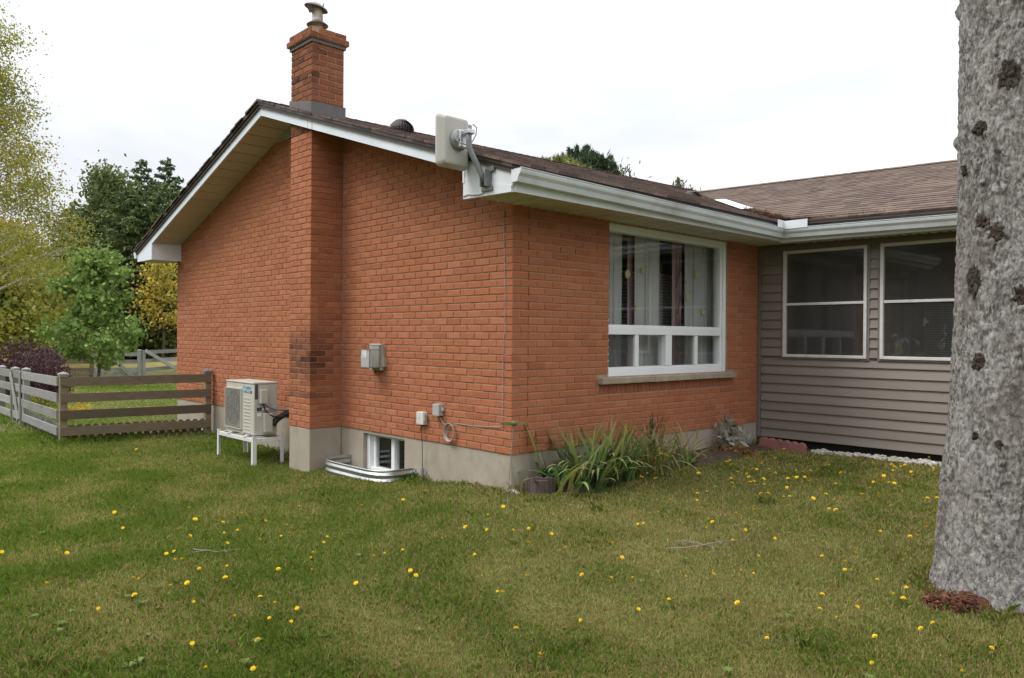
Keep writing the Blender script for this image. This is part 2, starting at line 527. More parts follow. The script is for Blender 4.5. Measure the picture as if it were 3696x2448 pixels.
def mk_bark():
    m, nt, b, o = node_mat('spruce_bark')
    g = nt.nodes.new('ShaderNodeNewGeometry')
    mp = nt.nodes.new('ShaderNodeMapping')
    mp.inputs['Scale'].default_value = (1, 1, .62)
    nt.links.new(g.outputs['Position'], mp.inputs['Vector'])
    wn_ = nt.nodes.new('ShaderNodeTexNoise')
    wn_.inputs['Scale'].default_value = 26
    wn_.inputs['Detail'].default_value = 5
    nt.links.new(mp.outputs[0], wn_.inputs['Vector'])
    ad = nt.nodes.new('ShaderNodeVectorMath')
    ad.operation = 'MULTIPLY_ADD'
    nt.links.new(wn_.outputs['Color'], ad.inputs[0])
    ad.inputs[1].default_value = (.085, .085, .085)
    nt.links.new(mp.outputs[0], ad.inputs[2])
    vo = nt.nodes.new('ShaderNodeTexVoronoi')
    vo.inputs['Scale'].default_value = 58
    nt.links.new(ad.outputs[0], vo.inputs['Vector'])
    vd = nt.nodes.new('ShaderNodeTexVoronoi')
    vd.feature = 'DISTANCE_TO_EDGE'
    vd.inputs['Scale'].default_value = 58
    nt.links.new(ad.outputs[0], vd.inputs['Vector'])
    fine = pos_noise(nt, 75, (1, 1, .5), 7, .75, .6)
    sc3 = nt.nodes.new('ShaderNodeSeparateXYZ')
    nt.links.new(vo.outputs['Color'], sc3.inputs[0])
    mott = pos_noise(nt, 26, (1, 1, .42), 6, .7, .7)
    f = math_(nt, 'ADD', math_(nt, 'ADD', math_(nt, 'MULTIPLY', sc3.outputs[0], .18), math_(nt, 'MULTIPLY', fine, .42)), math_(nt, 'MULTIPLY', mott, .40))
    col = ramp(nt, f, [(.36, (.08, .07, .064)), (.43, (.205, .188, .177)), (.49, (.31, .292, .28)), (.57, (.395, .38, .37)), (.68, (.47, .46, .45))])
    crack = ramp(nt, vd.outputs['Distance'], [(.0, (1, 1, 1)), (.05, (0, 0, 0))])
    col = mixrgb(nt, math_(nt, 'MULTIPLY', crack, .32), col, (.062, .050, .044))
    col = mixrgb(nt, math_(nt, 'MULTIPLY', attr(nt, 'crack').outputs['Fac'], .8), col, (.055, .045, .040))
    big = pos_noise(nt, 3.2, (1, 1, .6), 5, .6)
    col = mixrgb(nt, math_(nt, 'MULTIPLY', ramp(nt, big, [(.5, (0, 0, 0)), (.68, (1, 1, 1))]), .5), col, (.16, .135, .115))
    sp = nt.nodes.new('ShaderNodeSeparateXYZ')
    nt.links.new(g.outputs['Position'], sp.inputs[0])
    low = math_(nt, 'MULTIPLY', math_(nt, 'SUBTRACT', .75, sp.outputs[2]), .9, True)
    li = ramp(nt, pos_noise(nt, 16, (1, 1, 1), 6, .7), [(.575, (0, 0, 0)), (.63, (1, 1, 1))])
    col = mixrgb(nt, math_(nt, 'MULTIPLY', li, math_(nt, 'MULTIPLY', low, .75)), col, (.40, .43, .34))
    og = ramp(nt, pos_noise(nt, 9, (1, 1, 1), 3, .5), [(.74, (0, 0, 0)), (.77, (1, 1, 1))])
    col = mixrgb(nt, math_(nt, 'MULTIPLY', og, .6), col, (.36, .17, .10))
    nt.links.new(col, b.inputs['Base Color'])
    b.inputs['Roughness'].default_value = .95
    b.inputs['Specular IOR Level'].default_value = .15
    h = math_(nt, 'ADD', math_(nt, 'MULTIPLY', math_(nt, 'MINIMUM', vd.outputs['Distance'], .12), 1.6), math_(nt, 'ADD', math_(nt, 'MULTIPLY', mott, 1.4), fine))
    bump(nt, b, h, .9, .012)
    return m


M['bark'] = mk_bark()


# ------------------------------------------------------------------ mesh helpers
class MB:
    def __init__(s):
        s.v, s.f, s.t, s.st = [], [], [], []
        s.cur, s.cs = .5, 0.0

    def face(s, idx):
        s.f.append(tuple(idx))
        s.t.append(s.cur)
        s.st.append(s.cs)

    def poly(s, pts):
        n = len(s.v)
        s.v += [tuple(p) for p in pts]
        s.face(range(n, n + len(pts)))
        return s

    def box(s, a, b, mt=None):
        n = len(s.v)
        x0, y0, z0 = a
        x1, y1, z1 = b
        P = [(x0, y0, z0), (x1, y0, z0), (x1, y1, z0), (x0, y1, z0), (x0, y0, z1), (x1, y0, z1), (x1, y1, z1), (x0, y1, z1)]
        if mt is not None:
            P = [tuple(mt @ Vector(p)) for p in P]
        s.v += P
        for q in ((0, 3, 2, 1), (4, 5, 6, 7), (0, 1, 5, 4), (1, 2, 6, 5), (2, 3, 7, 6), (3, 0, 4, 7)):
            s.face([n + i for i in q])
        return s

    def bbox(s, a, b, r=.006, mt=None):
        """box with chamfered edges"""
        bm = bmesh.new()
        bmesh.ops.create_cube(bm, size=1)
        c = [(a[i] + b[i]) / 2 for i in range(3)]
        d = [abs(b[i] - a[i]) for i in range(3)]
        for v in bm.verts:
            v.co = Vector((c[0] + v.co.x * d[0], c[1] + v.co.y * d[1], c[2] + v.co.z * d[2]))
        bmesh.ops.bevel(bm, geom=bm.edges[:], offset=min(r, min(d) * .45), segments=2, affect='EDGES', profile=.6)
        n = len(s.v)
        bm.verts.index_update()
        s.v += [tuple(mt @ v.co) if mt is not None else tuple(v.co) for v in bm.verts]
        for f in bm.faces:
            s.face([n + v.index for v in f.verts])
        bm.free()
        return s

    def prism(s, poly, ext):
        """planar polygon (3-D points) extruded by vector ext, closed"""
        n = len(s.v)
        k = len(poly)
        e = Vector(ext)
        s.v += [tuple(p) for p in poly] + [tuple(Vector(p) + e) for p in poly]
        s.face(range(n, n + k))
        s.face(range(n + 2 * k - 1, n + k - 1, -1))
        for i in range(k):
            j = (i + 1) % k
            s.face((n + j, n + i, n + k + i, n + k + j))
        return s

    def tube(s, path, r, seg=8, cap=True, closed=False):
        path = [Vector(p) for p in path]
        rs = r if isinstance(r, (list, tuple)) else [r] * len(path)
        n0 = len(s.v)
        prev = None
        for i, p in enumerate(path):
            if closed:
                t = path[(i + 1) % len(path)] - path[i - 1]
            else:
                t = path[min(i + 1, len(path) - 1)] - path[max(i - 1, 0)]
            t.normalize()
            if prev is None:
                a = t.cross(Vector((0, 0, 1)))
                if a.length < .05:
                    a = t.cross(Vector((1, 0, 0)))
            else:
                a = prev - t * prev.dot(t)
            a.normalize()
            prev = a
            b = t.cross(a)
            for k in range(seg):
                an = 2 * math.pi * k / seg
                s.v.append(tuple(p + (a * math.cos(an) + b * math.sin(an)) * rs[i]))
        L = len(path)
        for i in range(L if closed else L - 1):
            i2 = (i + 1) % L
            for k in range(seg):
                k2 = (k + 1) % seg
                s.face((n0 + i * seg + k, n0 + i * seg + k2, n0 + i2 * seg + k2, n0 + i2 * seg + k))
        if cap and not closed:
            s.face([n0 + k for k in range(seg)][::-1])
            s.face([n0 + (L - 1) * seg + k for k in range(seg)])
        return s

    def lathe(s, prof, c, seg=24, mt=None):
        """profile [(r, z)...] round the z axis at c"""
        n0 = len(s.v)
        for r, z in prof:
            for k in range(seg):
                an = 2 * math.pi * k / seg
                p = Vector((r * math.cos(an), r * math.sin(an), z))
                if mt is not None:
                    p = mt @ p
                s.v.append((p[0] + c[0], p[1] + c[1], p[2] + c[2]))
        for i in range(len(prof) - 1):
            for k in range(seg):
                k2 = (k + 1) % seg
                s.face((n0 + i * seg + k, n0 + i * seg + k2, n0 + (i + 1) * seg + k2, n0 + (i + 1) * seg + k))
        return s

    def sweep(s, prof, stations, closed_prof=True):
        """stations: list of functions mapping (a, b) profile coordinates to 3-D points"""
        n0 = len(s.v)
        k = len(prof)
        for fn in stations:
            s.v += [tuple(fn(a, b)) for a, b in prof]
        for i in range(len(stations) - 1):
            for j in range(k if closed_prof else k - 1):
                j2 = (j + 1) % k
                s.face((n0 + i * k + j, n0 + i * k + j2, n0 + (i + 1) * k + j2, n0 + (i + 1) * k + j))
        if closed_prof:
            s.face([n0 + j for j in range(k)][::-1])
            s.face([n0 + (len(stations) - 1) * k + j for j in range(k)])
        return s

    def mesh(s, name, smooth=False):
        me = bpy.data.meshes.new(name)
        me.from_pydata(s.v, [], s.f)
        a = me.attributes.new('tint', 'FLOAT', 'FACE')
        a.data.foreach_set('value', s.t)
        if any(s.st):
            a = me.attributes.new('stain', 'FLOAT', 'FACE')
            a.data.foreach_set('value', s.st)
        if smooth:
            me.polygons.foreach_set('use_smooth', [True] * len(me.polygons))
        return me


def fix_normals(me):
    bm = bmesh.new()
    bm.from_mesh(me)
    bmesh.ops.recalc_face_normals(bm, faces=bm.faces[:])
    bm.to_mesh(me)
    bm.free()


def link(name, me, m, parent=None, label=None, kind=None):
    o = bpy.data.objects.new(name, me)
    COL.objects.link(o)
    if m is not None and len(me.materials) == 0:
        me.materials.append(M[m] if isinstance(m, str) else m)
    if parent is not None:
        o.parent = parent
        if parent.type == 'EMPTY':
            o.matrix_parent_inverse = Matrix.LocRotScale(parent.location, parent.rotation_euler, parent.scale).inverted()
    if label:
        o['label'] = label
    if kind:
        o['kind'] = kind
    return o


def part(name, mb, m, parent=None, label=None, kind=None, smooth=False, fix=True):
    me = mb.mesh(name, smooth)
    if fix:
        fix_normals(me)
    return link(name, me, m, parent, label, kind)


def thing(name, label, cat, loc=(0, 0, 0), group=None):
    o = bpy.data.objects.new(name, None)
    o.empty_display_size = .2
    COL.objects.link(o)
    o.location = [float(v) for v in loc]
    tag(o, label, cat, group)
    return o


def tag(o, label, cat, group=None):
    o['label'] = label
    o['category'] = cat
    if group:
        o['group'] = group
    return o


def np_mesh(name, V, nper, m, col=None, parent=None, kind=None, label=None, smooth=False):
    """V: (n, nper, 3) separate faces of nper corners; col: (n, 3) colour per face"""
    n = V.shape[0]
    me = bpy.data.meshes.new(name)
    me.vertices.add(n * nper)
    me.vertices.foreach_set('co', V.astype(np.float32).ravel())
    me.loops.add(n * nper)
    me.loops.foreach_set('vertex_index', np.arange(n * nper, dtype=np.int32))
    me.polygons.add(n)
    me.polygons.foreach_set('loop_start', np.arange(0, n * nper, nper, dtype=np.int32))
    me.update(calc_edges=True)
    if col is not None:
        a = me.attributes.new('col', 'FLOAT_COLOR', 'FACE')
        c = np.ones((n, 4), np.float32)
        c[:, :3] = col
        a.data.foreach_set('color', c.ravel())
    return link(name, me, m, parent, label, kind)

# ================================================================== GROUND
def axis_pts(lo, hi, c, fine, n_fine, grow=1.28):
    p = [c + fine * i for i in range(-n_fine, n_fine + 1)]
    st = fine
    while p[-1] < hi:
        st *= grow
        p.append(p[-1] + st)
    st = fine
    while p[0] > lo:
        st *= grow
        p.insert(0, p[0] - st)
    return np.array(p)


gx = axis_pts(-900, 900, -1.0, .16, 60)
gy = axis_pts(-900, 900, 0.0, .16, 45)
GX, GY = np.meshgrid(gx, gy, indexing='ij')
GZ = gz(GX, GY)
nx, ny = GX.shape
me = bpy.data.meshes.new('lawn')
ii = np.arange(nx * ny).reshape(nx, ny)
q = np.stack([ii[:-1, :-1], ii[1:, :-1], ii[1:, 1:], ii[:-1, 1:]], -1).reshape(-1, 4)
me.from_pydata(np.stack([GX, GY, GZ], -1).reshape(-1, 3).tolist(), [], q.tolist())
me.polygons.foreach_set('use_smooth', [True] * len(me.polygons))
ground = link('lawn', me, 'ground', kind='structure')
ground['label'] = 'mown lawn running round the house and out to the trees'

# ================================================================== HOUSE
B = .067                 # brick course
PITCH = .203
BL, BH, BD = .193, .057, .09
L, W = 7.873, 4.207      # gable wall length, window wall length
H = 2.19                 # soffit level above the foundation top
CHX1, CHX0, CHY = -2.816, -3.293, -.397
WY1, WY2, WZ1, WZ2 = 1.316, 3.491, .640, 2.167

house = thing('brick_house', 'orange brick bungalow with gable chimney and grey sided sunroom wing', 'house', (-3, 2, -.4))
XR, EAVE_X, EAVE_Z, OV = -3.95, .47, 2.40, -.45


def zridge(y):
    return 3.835 + (y + .5) * .0185


def zroof(x, y):
    zr = zridge(y)
    return zr - (zr - EAVE_Z) / (EAVE_X - XR) * abs(x - XR)


# ---- foundation
fb = MB()
fb.box((-L + .012, .012, -1.0), (-.012, .25, -.004))
fnd = part('foundation', fb, 'concrete', house)
# cut for the basement window: build the gable foundation from pieces instead
bpy.data.objects.remove(fnd)
BX0, BX1, BZ0, BZ1 = -2.372, -1.60, -.43, -.030
fb = MB()
for a, b in (((-L + .012, .012, -1.0), (BX0, .25, -.004)), ((BX1, .012, -1.0), (-.012, .25, -.004)),
             ((BX0, .012, -1.0), (BX1, .25, BZ0)), ((BX0, .012, BZ1), (BX1, .25, -.004)),
             ((-.25, .25, -1.0), (-.012, W, -.004)), ((-L + .012, .25, -1.0), (-L + .25, 9.8, -.004))):
    fb.box(a, b)
part('foundation', fb, 'concrete', house)
cf = MB()
cf.bbox((CHX0 + .006, CHY + .004, -1.0), (CHX1 - .004, .006, -.004), .012)
part('chimney_footing', cf, 'concrete', house)

# ---- wall backings (mortar planes); bricks sit 8 mm proud of them
MR = .0075


def gable_top(x):
    return zroof(x, 0) - .15


gw = MB()
gw.prism([(-L + MR, MR, -.003), (-MR, MR, -.003), (-MR, MR, H + .1), (-.30, MR, gable_top(-.30)), (XR, MR, gable_top(XR)), (-L + .30, MR, gable_top(-L + .3)), (-L + MR, MR, H + .1)], (0, .19, 0))
gable = part('gable_wall', gw, 'mortar', house)
fw_ = MB()
for a, b in (((-.20, .21, -.003), (-MR, WY1, H + .06)), ((-.20, WY2, -.003), (-MR, W + .3, H + .06)), ((-.20, WY1, -.003), (-MR, WY2, WZ1)), ((-.20, WY1, WZ2), (-MR, WY2, H + .06))):
    fw_.box(a, b)
front = part('window_wall', fw_, 'mortar', house)
ch = MB()
ch.box((CHX0 + MR, CHY + MR, -.003), (CHX1 - MR, .004, 4.26))
chim = part('chimney', ch, 'mortar', house)

# ---- bricks
bricks = []     # (wall, centre on face, rotz, length, height, tint, stain)


def add_brick(wall, c, rz, ln, ht, tint=None, stain=0.0, depth=BD):
    bricks.append((wall, c, rz, ln, ht, random.betavariate(3.6, 3.4) if tint is None else tint, stain, depth))


def in_chim(x0, x1, z):
    return x1 < CHX1 + .004 and x0 > CHX0 - .004


for k in range(60):
    z = k * B + BH / 2
    odd = k % 2
    # gable wall: u runs from the corner to the left
    u = .1015 if odd else 0.0
    x_end = L
    while u < x_end - .03:
        ln = min(BL, x_end - u - .002)
        x0, x1 = -u - ln, -u
        top = min(gable_top(x0 + .04), gable_top(x1 - .04)) if k > 31 else 9
        if z + BH / 2 < top + .05 and not (x1 < CHX1 + .004 and x0 > CHX0 - .004):
            a, b = x0, x1
            if x0 < CHX1 < x1:
                a = CHX1 + .012
            if x0 < CHX0 < x1:
                b = CHX0 - .012
            if b - a > .03:
                add_brick(gable, ((a + b) / 2, 0, z), 0, b - a, BH)
        u += PITCH
    # window wall
    if k < 33:
        v = 0.0 if odd else .1015
        while v < W - .02:
            a, b = v, min(v + BL, W - .012)
            segs = [(a, b)]
            zt, zb = z + BH / 2, z - BH / 2
            def cut(segs, y0, y1):
                o = []
                for p, q in segs:
                    if q <= y0 or p >= y1:
                        o.append((p, q))
                    else:
                        if p < y0 - .02:
                            o.append((p, y0 - .006))
                        if q > y1 + .02:
                            o.append((y1 + .006, q))
                return o
            if zt > WZ1 - .07 + .005 and zb < WZ2:
                segs = cut(segs, WY1, WY2)
            if zt > .565 and zb < .632:
                segs = cut(segs, 1.15, 3.62)
            if zt > .478 and zb < .568:
                segs = cut(segs, 1.17, 3.60)
            for p, q in segs:
                if q - p > .025:
                    add_brick(front, (0, (p + q) / 2, z), math.pi / 2, q - p, BH)
            v += PITCH
# rowlock course under the sill
y = 1.175
while y < 3.59:
    add_brick(front, (0, y + .029, .519), math.pi / 2, .056, .092, tint=random.betavariate(2, 3.2) * .8, stain=.12)
    y += .067
# chimney: front (-y) and side (+x)
for k in range(64):
    z = k * B + BH / 2
    if z > 4.25:
        break
    odd = k % 2
    band = math.exp(-((z - .78) / .27) ** 2) + (.55 if .02 < z < .55 and random.random() < .35 else 0)
    if z > 3.3:
        band = .62 + .33 * random.random()
    def soot(pos, side):
        f = 1.0 if side == 'f' else (max(0, 1 - pos / .26) if z < 3.3 else .75)
        return max(0, min(.97, band * f * random.uniform(.5, 1.1)))
    wdt = CHX1 - CHX0
    segs = [(0, .193), (.203, .396), (.406, wdt)] if odd else [(0, .0915), (.1015, .2945), (.3045, wdt)]
    for p, q in segs:
        if p == 0 and not odd:
            pass
        x1, x0 = CHX1 - p, CHX1 - q
        add_brick(chim, ((x0 + x1) / 2, CHY, z), 0, q - p, BH, stain=soot(p, 'f'), tint=random.betavariate(2.4, 2))
    dep = -CHY
    segs = [(.1015, .2945), (.3045, dep - .006)] if odd else [(0, .193), (.203, dep - .006)]
    for p, q in segs:
        add_brick(chim, (CHX1, CHY + (p + q) / 2, z), math.pi / 2, q - p, BH, stain=soot(p, 's'), tint=random.betavariate(2, 2.8))
# corbelled chimney top
for z, o_ in ((4.335, .042), (4.402, .018)):
    x0, x1, y0, y1 = CHX0 - o_, CHX1 + o_, CHY - o_, .004 + o_
    st = .1015 if o_ < .03 else 0.0
    u = 0.0
    first = True
    while u < x1 - x0 - .02:
        ln = min((BL - .1 if first and st else BL), x1 - x0 - u)
        add_brick(chim, (x0 + u + ln / 2, y0, z), 0, ln, BH, tint=random.betavariate(2, 2.5), stain=.35 + .3 * random.random())
        u += ln + .01
        first = False
    v = BD + .01
    first = True
    while v < y1 - y0 - .02:
        ln = min((BL - .06 if first and not st else BL), y1 - y0 - v)
        add_brick(chim, (x1, y0 + v + ln / 2, z), math.pi / 2, ln, BH, tint=random.betavariate(2, 2.5), stain=.3 + .3 * random.random())
        v += ln + .01
        first = False
ct = MB()
ct.box((CHX0 - .034, CHY - .034, 4.302), (CHX1 + .034, .035, 4.368))
ct.box((CHX0 - .008, CHY - .008, 4.3685), (CHX1 + .008, .012, 4.428))
part('chimney_crown', ct, 'mortar', house)
cb = MB()
cb.box((CHX0 - .016, CHY - .016, 4.262), (CHX1 + .016, .02, 4.300))
part('crown_flashing', cb, 'flashing', house)


def brick_geo(mb, ln, ht, dp, mt, ch_=.004):
    """brick with front chamfer; local x along, -y out, z up"""
    n = len(mb.v)
    a, h = ln / 2, ht / 2
    j = lambda s=.0014: random.uniform(-s, s)
    P = [(-a + ch_ + j(), j(), -h + ch_), (a - ch_ + j(), j(), -h + ch_), (a - ch_ + j(), j(), h - ch_), (-a + ch_ + j(), j(), h - ch_),
         (-a, ch_, -h + j(.0008)), (a, ch_, -h + j(.0008)), (a, ch_, h + j(.0008)), (-a, ch_, h + j(.0008)), (-a, dp, -h), (a, dp, -h), (a, dp, h), (-a, dp, h)]
    mb.v += [tuple(mt @ Vector(p)) for p in P] if mt is not None else P
    for q in ((0, 1, 2, 3), (4, 5, 1, 0), (5, 6, 2, 1), (6, 7, 3, 2), (7, 4, 0, 3), (4, 8, 9, 5), (5, 9, 10, 6), (6, 10, 11, 7), (7, 11, 8, 4)):
        mb.face([n + i for i in q])


# the 300 that show largest become bricks of their own, the rest one piece per wall
def shown(bk):
    wall, c, rz, ln, ht, ti, st, dp = bk
    px, py, d = project(c)
    n = np.array([0, -1.0, 0]) if rz == 0 else np.array([1.0, 0, 0])
    v = CAM - np.array(c)
    return abs(n @ v) / np.linalg.norm(v) / d ** 2 * (ln / BL)


order = sorted(range(len(bricks)), key=lambda i: -shown(bricks[i]) if abs(bricks[i][3] - BL) < 1e-4 and abs(bricks[i][4] - BH) < 1e-6 else 0)
# leave out those hidden behind the eaves; corner ones first
single = set(order[:300])
variants = []
for i in range(28):
    mb = MB()
    mb.cur = (i + .5) / 28
    brick_geo(mb, BL, BH, BD, None)
    me = mb.mesh('brick')
    me.materials.append(M['brick'])
    variants.append(me)
rest = {}
for i, (wall, c, rz, ln, ht, ti, st, dp) in enumerate(bricks):
    if i in single and st < .02:
        o = link('brick', variants[min(27, int(ti * 28))], None, wall)
        o.location = (c[0] + random.uniform(-.0012, .0012), c[1] + random.uniform(-.0016, .0016), c[2])
        o.rotation_euler = (random.uniform(-.008, .008), random.uniform(-.003, .003), rz + random.uniform(-.006, .006))
    else:
        mb = rest.setdefault(wall.name, (wall, MB()))[1]
        mb.cur, mb.cs = ti, st
        mt = Matrix.Translation(Vector(c) + Vector((random.uniform(-.001, .001), random.uniform(-.001, .001), 0))) @ Matrix.Rotation(rz + random.uniform(-.006, .006), 4, 'Z') @ Matrix.Rotation(random.uniform(-.008, .008), 4, 'X')
        brick_geo(mb, ln, ht, dp, mt)
for wall, mb in rest.values():
    part('brickwork', mb, 'brick', wall, kind='stuff', fix=False)

# side wall and back of the house (seen only from elsewhere)
bw = MB()
bw.box((-L + MR, .21, -.003), (-L + .2, 9.8, H + .06))
part('side_wall', bw, 'mortar', house)

# ---- main roof
roof_mb = MB()
RY1 = 9.6
ys = [OV - .04 + (RY1 - OV + .04) * i / 8 for i in range(9)]
for sx, xe in ((1, EAVE_X + .03), (-1, 2 * XR - EAVE_X - .03)):
    for i in range(8):
        y0, y1 = ys[i], ys[i + 1]
        t = [(xe, y0, zroof(xe, y0) - .012), (XR, y0, zroof(XR, y0) - .012), (XR, y1, zroof(XR, y1) - .012), (xe, y1, zroof(xe, y1) - .012)]
        b = [(p[0], p[1], p[2] - .03) for p in t]
        roof_mb.poly(t)
        roof_mb.poly(b[::-1])
        roof_mb.poly([t[0], t[3], b[3], b[0]])
        if i == 0:
            roof_mb.poly([t[0], b[0], b[1], t[1]])
roof = part('main_roof', roof_mb, 'drip', house)

# shingle courses on the visible slope and along the rake of the other one
sh = MB()
sl = math.hypot(EAVE_X - XR, zroof(XR, 0) - EAVE_Z)
NC = 31
for side in (1, -1):
    for i in range(NC):
        f0, f1 = i / NC - .004, (i + 1.25) / NC
        xa = EAVE_X + .035 + (XR - EAVE_X - .035) * f0
        xb = EAVE_X + .035 + (XR - EAVE_X - .035) * min(1, f1)
        y = OV - .055 + random.uniform(-.012, .012)
        y_end = RY1 if side == 1 else .6
        off = (i % 3) * .1
        first = True
        while y < y_end:
            ln = (random.choice((.16, .24, .32, .4)) if not first else .2 + off)
            y2 = min(y + ln, y_end)
            sh.cur = random.random()
            th = random.uniform(.010, .019)
            XA, XB = (xa, xb) if side == 1 else (2 * XR - xa, 2 * XR - xb)
            za0, za1, zb0, zb1 = zroof(XA, y), zroof(XA, y2), zroof(XB, y), zroof(XB, y2)
            n = len(sh.v)
            sh.v += [(XA, y, za0 + th), (XA, y2 - .004, za1 + th), (XB, y2 - .004, zb1 + .002), (XB, y, zb0 + .002), (XA, y, za0 - .012), (XA, y2 - .004, za1 - .012), (XB, y, zb0 - .011)]
            for q in ((0, 1, 2, 3), (4, 5, 1, 0), (4, 0, 3, 6)):
                sh.face([n + k for k in (q if side == 1 else q[::-1])])
            y = y2
            first = False
part('shingle_courses', sh, 'shingle_old', roof, kind='stuff', fix=False)
rc = MB()
y = OV - .05
while y < RY1:
    y2 = y + .15
    rc.cur = random.random()
    zz = zridge(y)
    for s in (1, -1):
        n = len(rc.v)
        rc.v += [(XR, y, zz + .026), (XR, y2, zz + .022), (XR + s * .15, y2, zz + .022 - .051), (XR + s * .15, y, zz + .026 - .051), (XR, y, zz + .008), (XR + s * .15, y, zz - .045)]
        for q in ((0, 1, 2, 3), (0, 3, 5, 4)):
            rc.face([n + k for k in q])
    y = y2
part('ridge_cap', rc, 'shingle_old', roof, kind='stuff')

# drip edge along the rake, white fascia below it
FT, FB_ = .072, .170
for s, nm in ((1, 'right'), (-1, 'left')):
    xe = EAVE_X + .01 if s == 1 else 2 * XR - EAVE_X - .01
    dm = MB()
    dm.prism([(XR, OV - .022, zroof(XR, OV) - .030), (xe, OV - .022, zroof(xe, OV) - .030), (xe, OV - .022, zroof(xe, OV) - .080), (XR, OV - .022, zroof(XR, OV) - .080)], (0, .02, 0))
    part('drip_edge', dm, 'drip', house)
    fm = MB()
    if s == 1:
        fm.prism([(XR, OV, zroof(XR, OV) - FT), (xe, OV, zroof(xe, OV) - FT), (xe, OV, zroof(xe, OV) - FB_), (XR, OV, zroof(XR, OV) - FB_)], (0, .022, 0))
    else:
        zb = 2.20
        fm.prism([(XR, OV, zroof(XR, OV) - FT), (xe, OV, zroof(xe, OV) - FT), (xe, OV, zb), (-L + .16, OV, zb - .005), (-L + .16, OV, zroof(-L + .16, OV) - FB_), (XR, OV, zroof(XR, OV) - FB_)], (0, .022, 0))
    part('rake_fascia', fm, 'fascia', house)

# boxed eave return on the right, face panel and lower flap
er = MB()
er.prism([(-.13, OV - .004, zroof(-.13, OV) - FT - .06), (EAVE_X, OV - .004, zroof(EAVE_X, OV) - FT - .002), (EAVE_X, OV - .004, 2.212), (-.13, OV - .004, 2.352)], (0, .03, 0))
part('eave_return', er, 'white_metal', house)
er = MB()
er.prism([(-.126, OV - .009, 2.358), (EAVE_X - .01, OV - .009, 2.216), (EAVE_X - .006, OV - .009, 2.166), (-.126, OV - .009, 2.180)], (0, .03, 0))
er.prism([(-.132, OV - .013, 2.53), (-.108, OV - .013, 2.52), (-.108, OV - .013, 2.315), (-.132, OV - .013, 2.318)], (0, .02, 0))
part('eave_return_flap', er, 'white_metal', house)
# return on the left: panel facing along the wall, soffit below
el = MB()
el.box((-L + .135, OV + .024, 2.195), (-L + .155, .006, zroof(-L + .15, -.2) - .155))
el.box((-L + .1552, OV + .024, 2.195), (-L + .162, .006, 2.262))
part('eave_return', el, 'white_metal', house)
el = MB()
el.box((2 * XR - EAVE_X, OV + .024, 2.200), (-L + .134, .006, 2.21))
part('eave_soffit', el, 'soffit_pale', house)

# rake soffit panels (left slope seen from below, right slope as well)
so_p = bpy.data.objects.new('rake_soffit', None)
base = MB()
for s in (-1, 1):
    x_end = -L + .155 if s == -1 else -.13
    nP = 17
    for i in range(nP):
        xa = XR + (x_end - XR) * i / nP
        xb = XR + (x_end - XR) * (i + 1) / nP
        g = .011 * (1 if xb > xa else -1)
        mb = MB()
        mb.cur = random.random()
        mb.prism([(xa + g, OV + .024, zroof(xa, OV) - .156), (xb - g, OV + .024, zroof(xb, OV) - .156), (xb - g, OV + .024, zroof(xb, OV) - .152), (xa + g, OV + .024, zroof(xa, OV) - .152)], (0, -OV - .026, 0))
        bricks_o = part('soffit_panel', mb, 'soffit', house)
    base.prism([(XR, OV + .026, zroof(XR, OV) - .149), (x_end, OV + .026, zroof(x_end, OV) - .149), (x_end, OV + .026, zroof(x_end, OV) - .135), (XR, OV + .026, zroof(XR, OV) - .135)], (0, -OV - .03, 0))
bpy.data.objects.remove(so_p)
part('soffit_backing', base, 'drip', house)

# triangular louvred gable vent behind the chimney
gv = MB()
for i in range(7):
    z = 3.535 + i * .026
    x0 = XR - (zroof(XR, 0) - .16 - z) / .326
    gv.box((max(x0, -4.85) + .02, -.022 + (i % 2) * .003, z), (-3.36, -.002, z + .017))
gv.box((-4.86, -.012, 3.505), (-3.36, -.003, 3.530))
part('gable_vent', gv, 'pale_grey', house)

# ---- eave on the window side
FX = .46
es = MB()
es.box((FX, OV + .02, 2.168), (FX + .018, 3.835, 2.372))
part('eave_fascia', es, 'white_metal', house)
y = OV + .03
i = 0
while y < 4.19:
    y2 = min(y + .1, 4.19)
    mb = MB()
    mb.cur = random.random()
    zz = 2.186
    # V-grooved strip
    mb.prism([(0, y + .008, zz + .014), (0, y + .026, zz - .008), (0, y2 - .026, zz - .008), (0, y2 - .008, zz + .014), (0, y2 - .008, zz + .016), (0, y + .008, zz + .016)], (FX, 0, 0))
    part('soffit_strip', mb, 'soffit_pale', house)
    y = y2
mb = MB()
mb.box((0.0, OV + .03, 2.2025), (FX, 4.2, 2.21))
part('soffit_backing', mb, 'soffit', house)

# gutters: K profile (out, up), a thin open trough
KP = [(0, .10), (0, 0), (.066, 0), (.074, .022), (.080, .040), (.100, .064), (.106, .084), (.106, .100), (.113, .100), (.113, .106), (.099, .106), (.099, .086), (.093, .068), (.074, .045), (.067, .026), (.061, .006), (.005, .006), (.005, .10)]


def gutter(name, stations, m='gutter', parent=house):
    mb = MB()
    mb.sweep(KP, stations)
    return part(name, mb, m, parent)


def st_main(y, z):
    return lambda a, b: (FX + .019 + a, y, z + b)


def st_wing(x, z):
    return lambda a, b: (x, 3.829 - a, z + b)


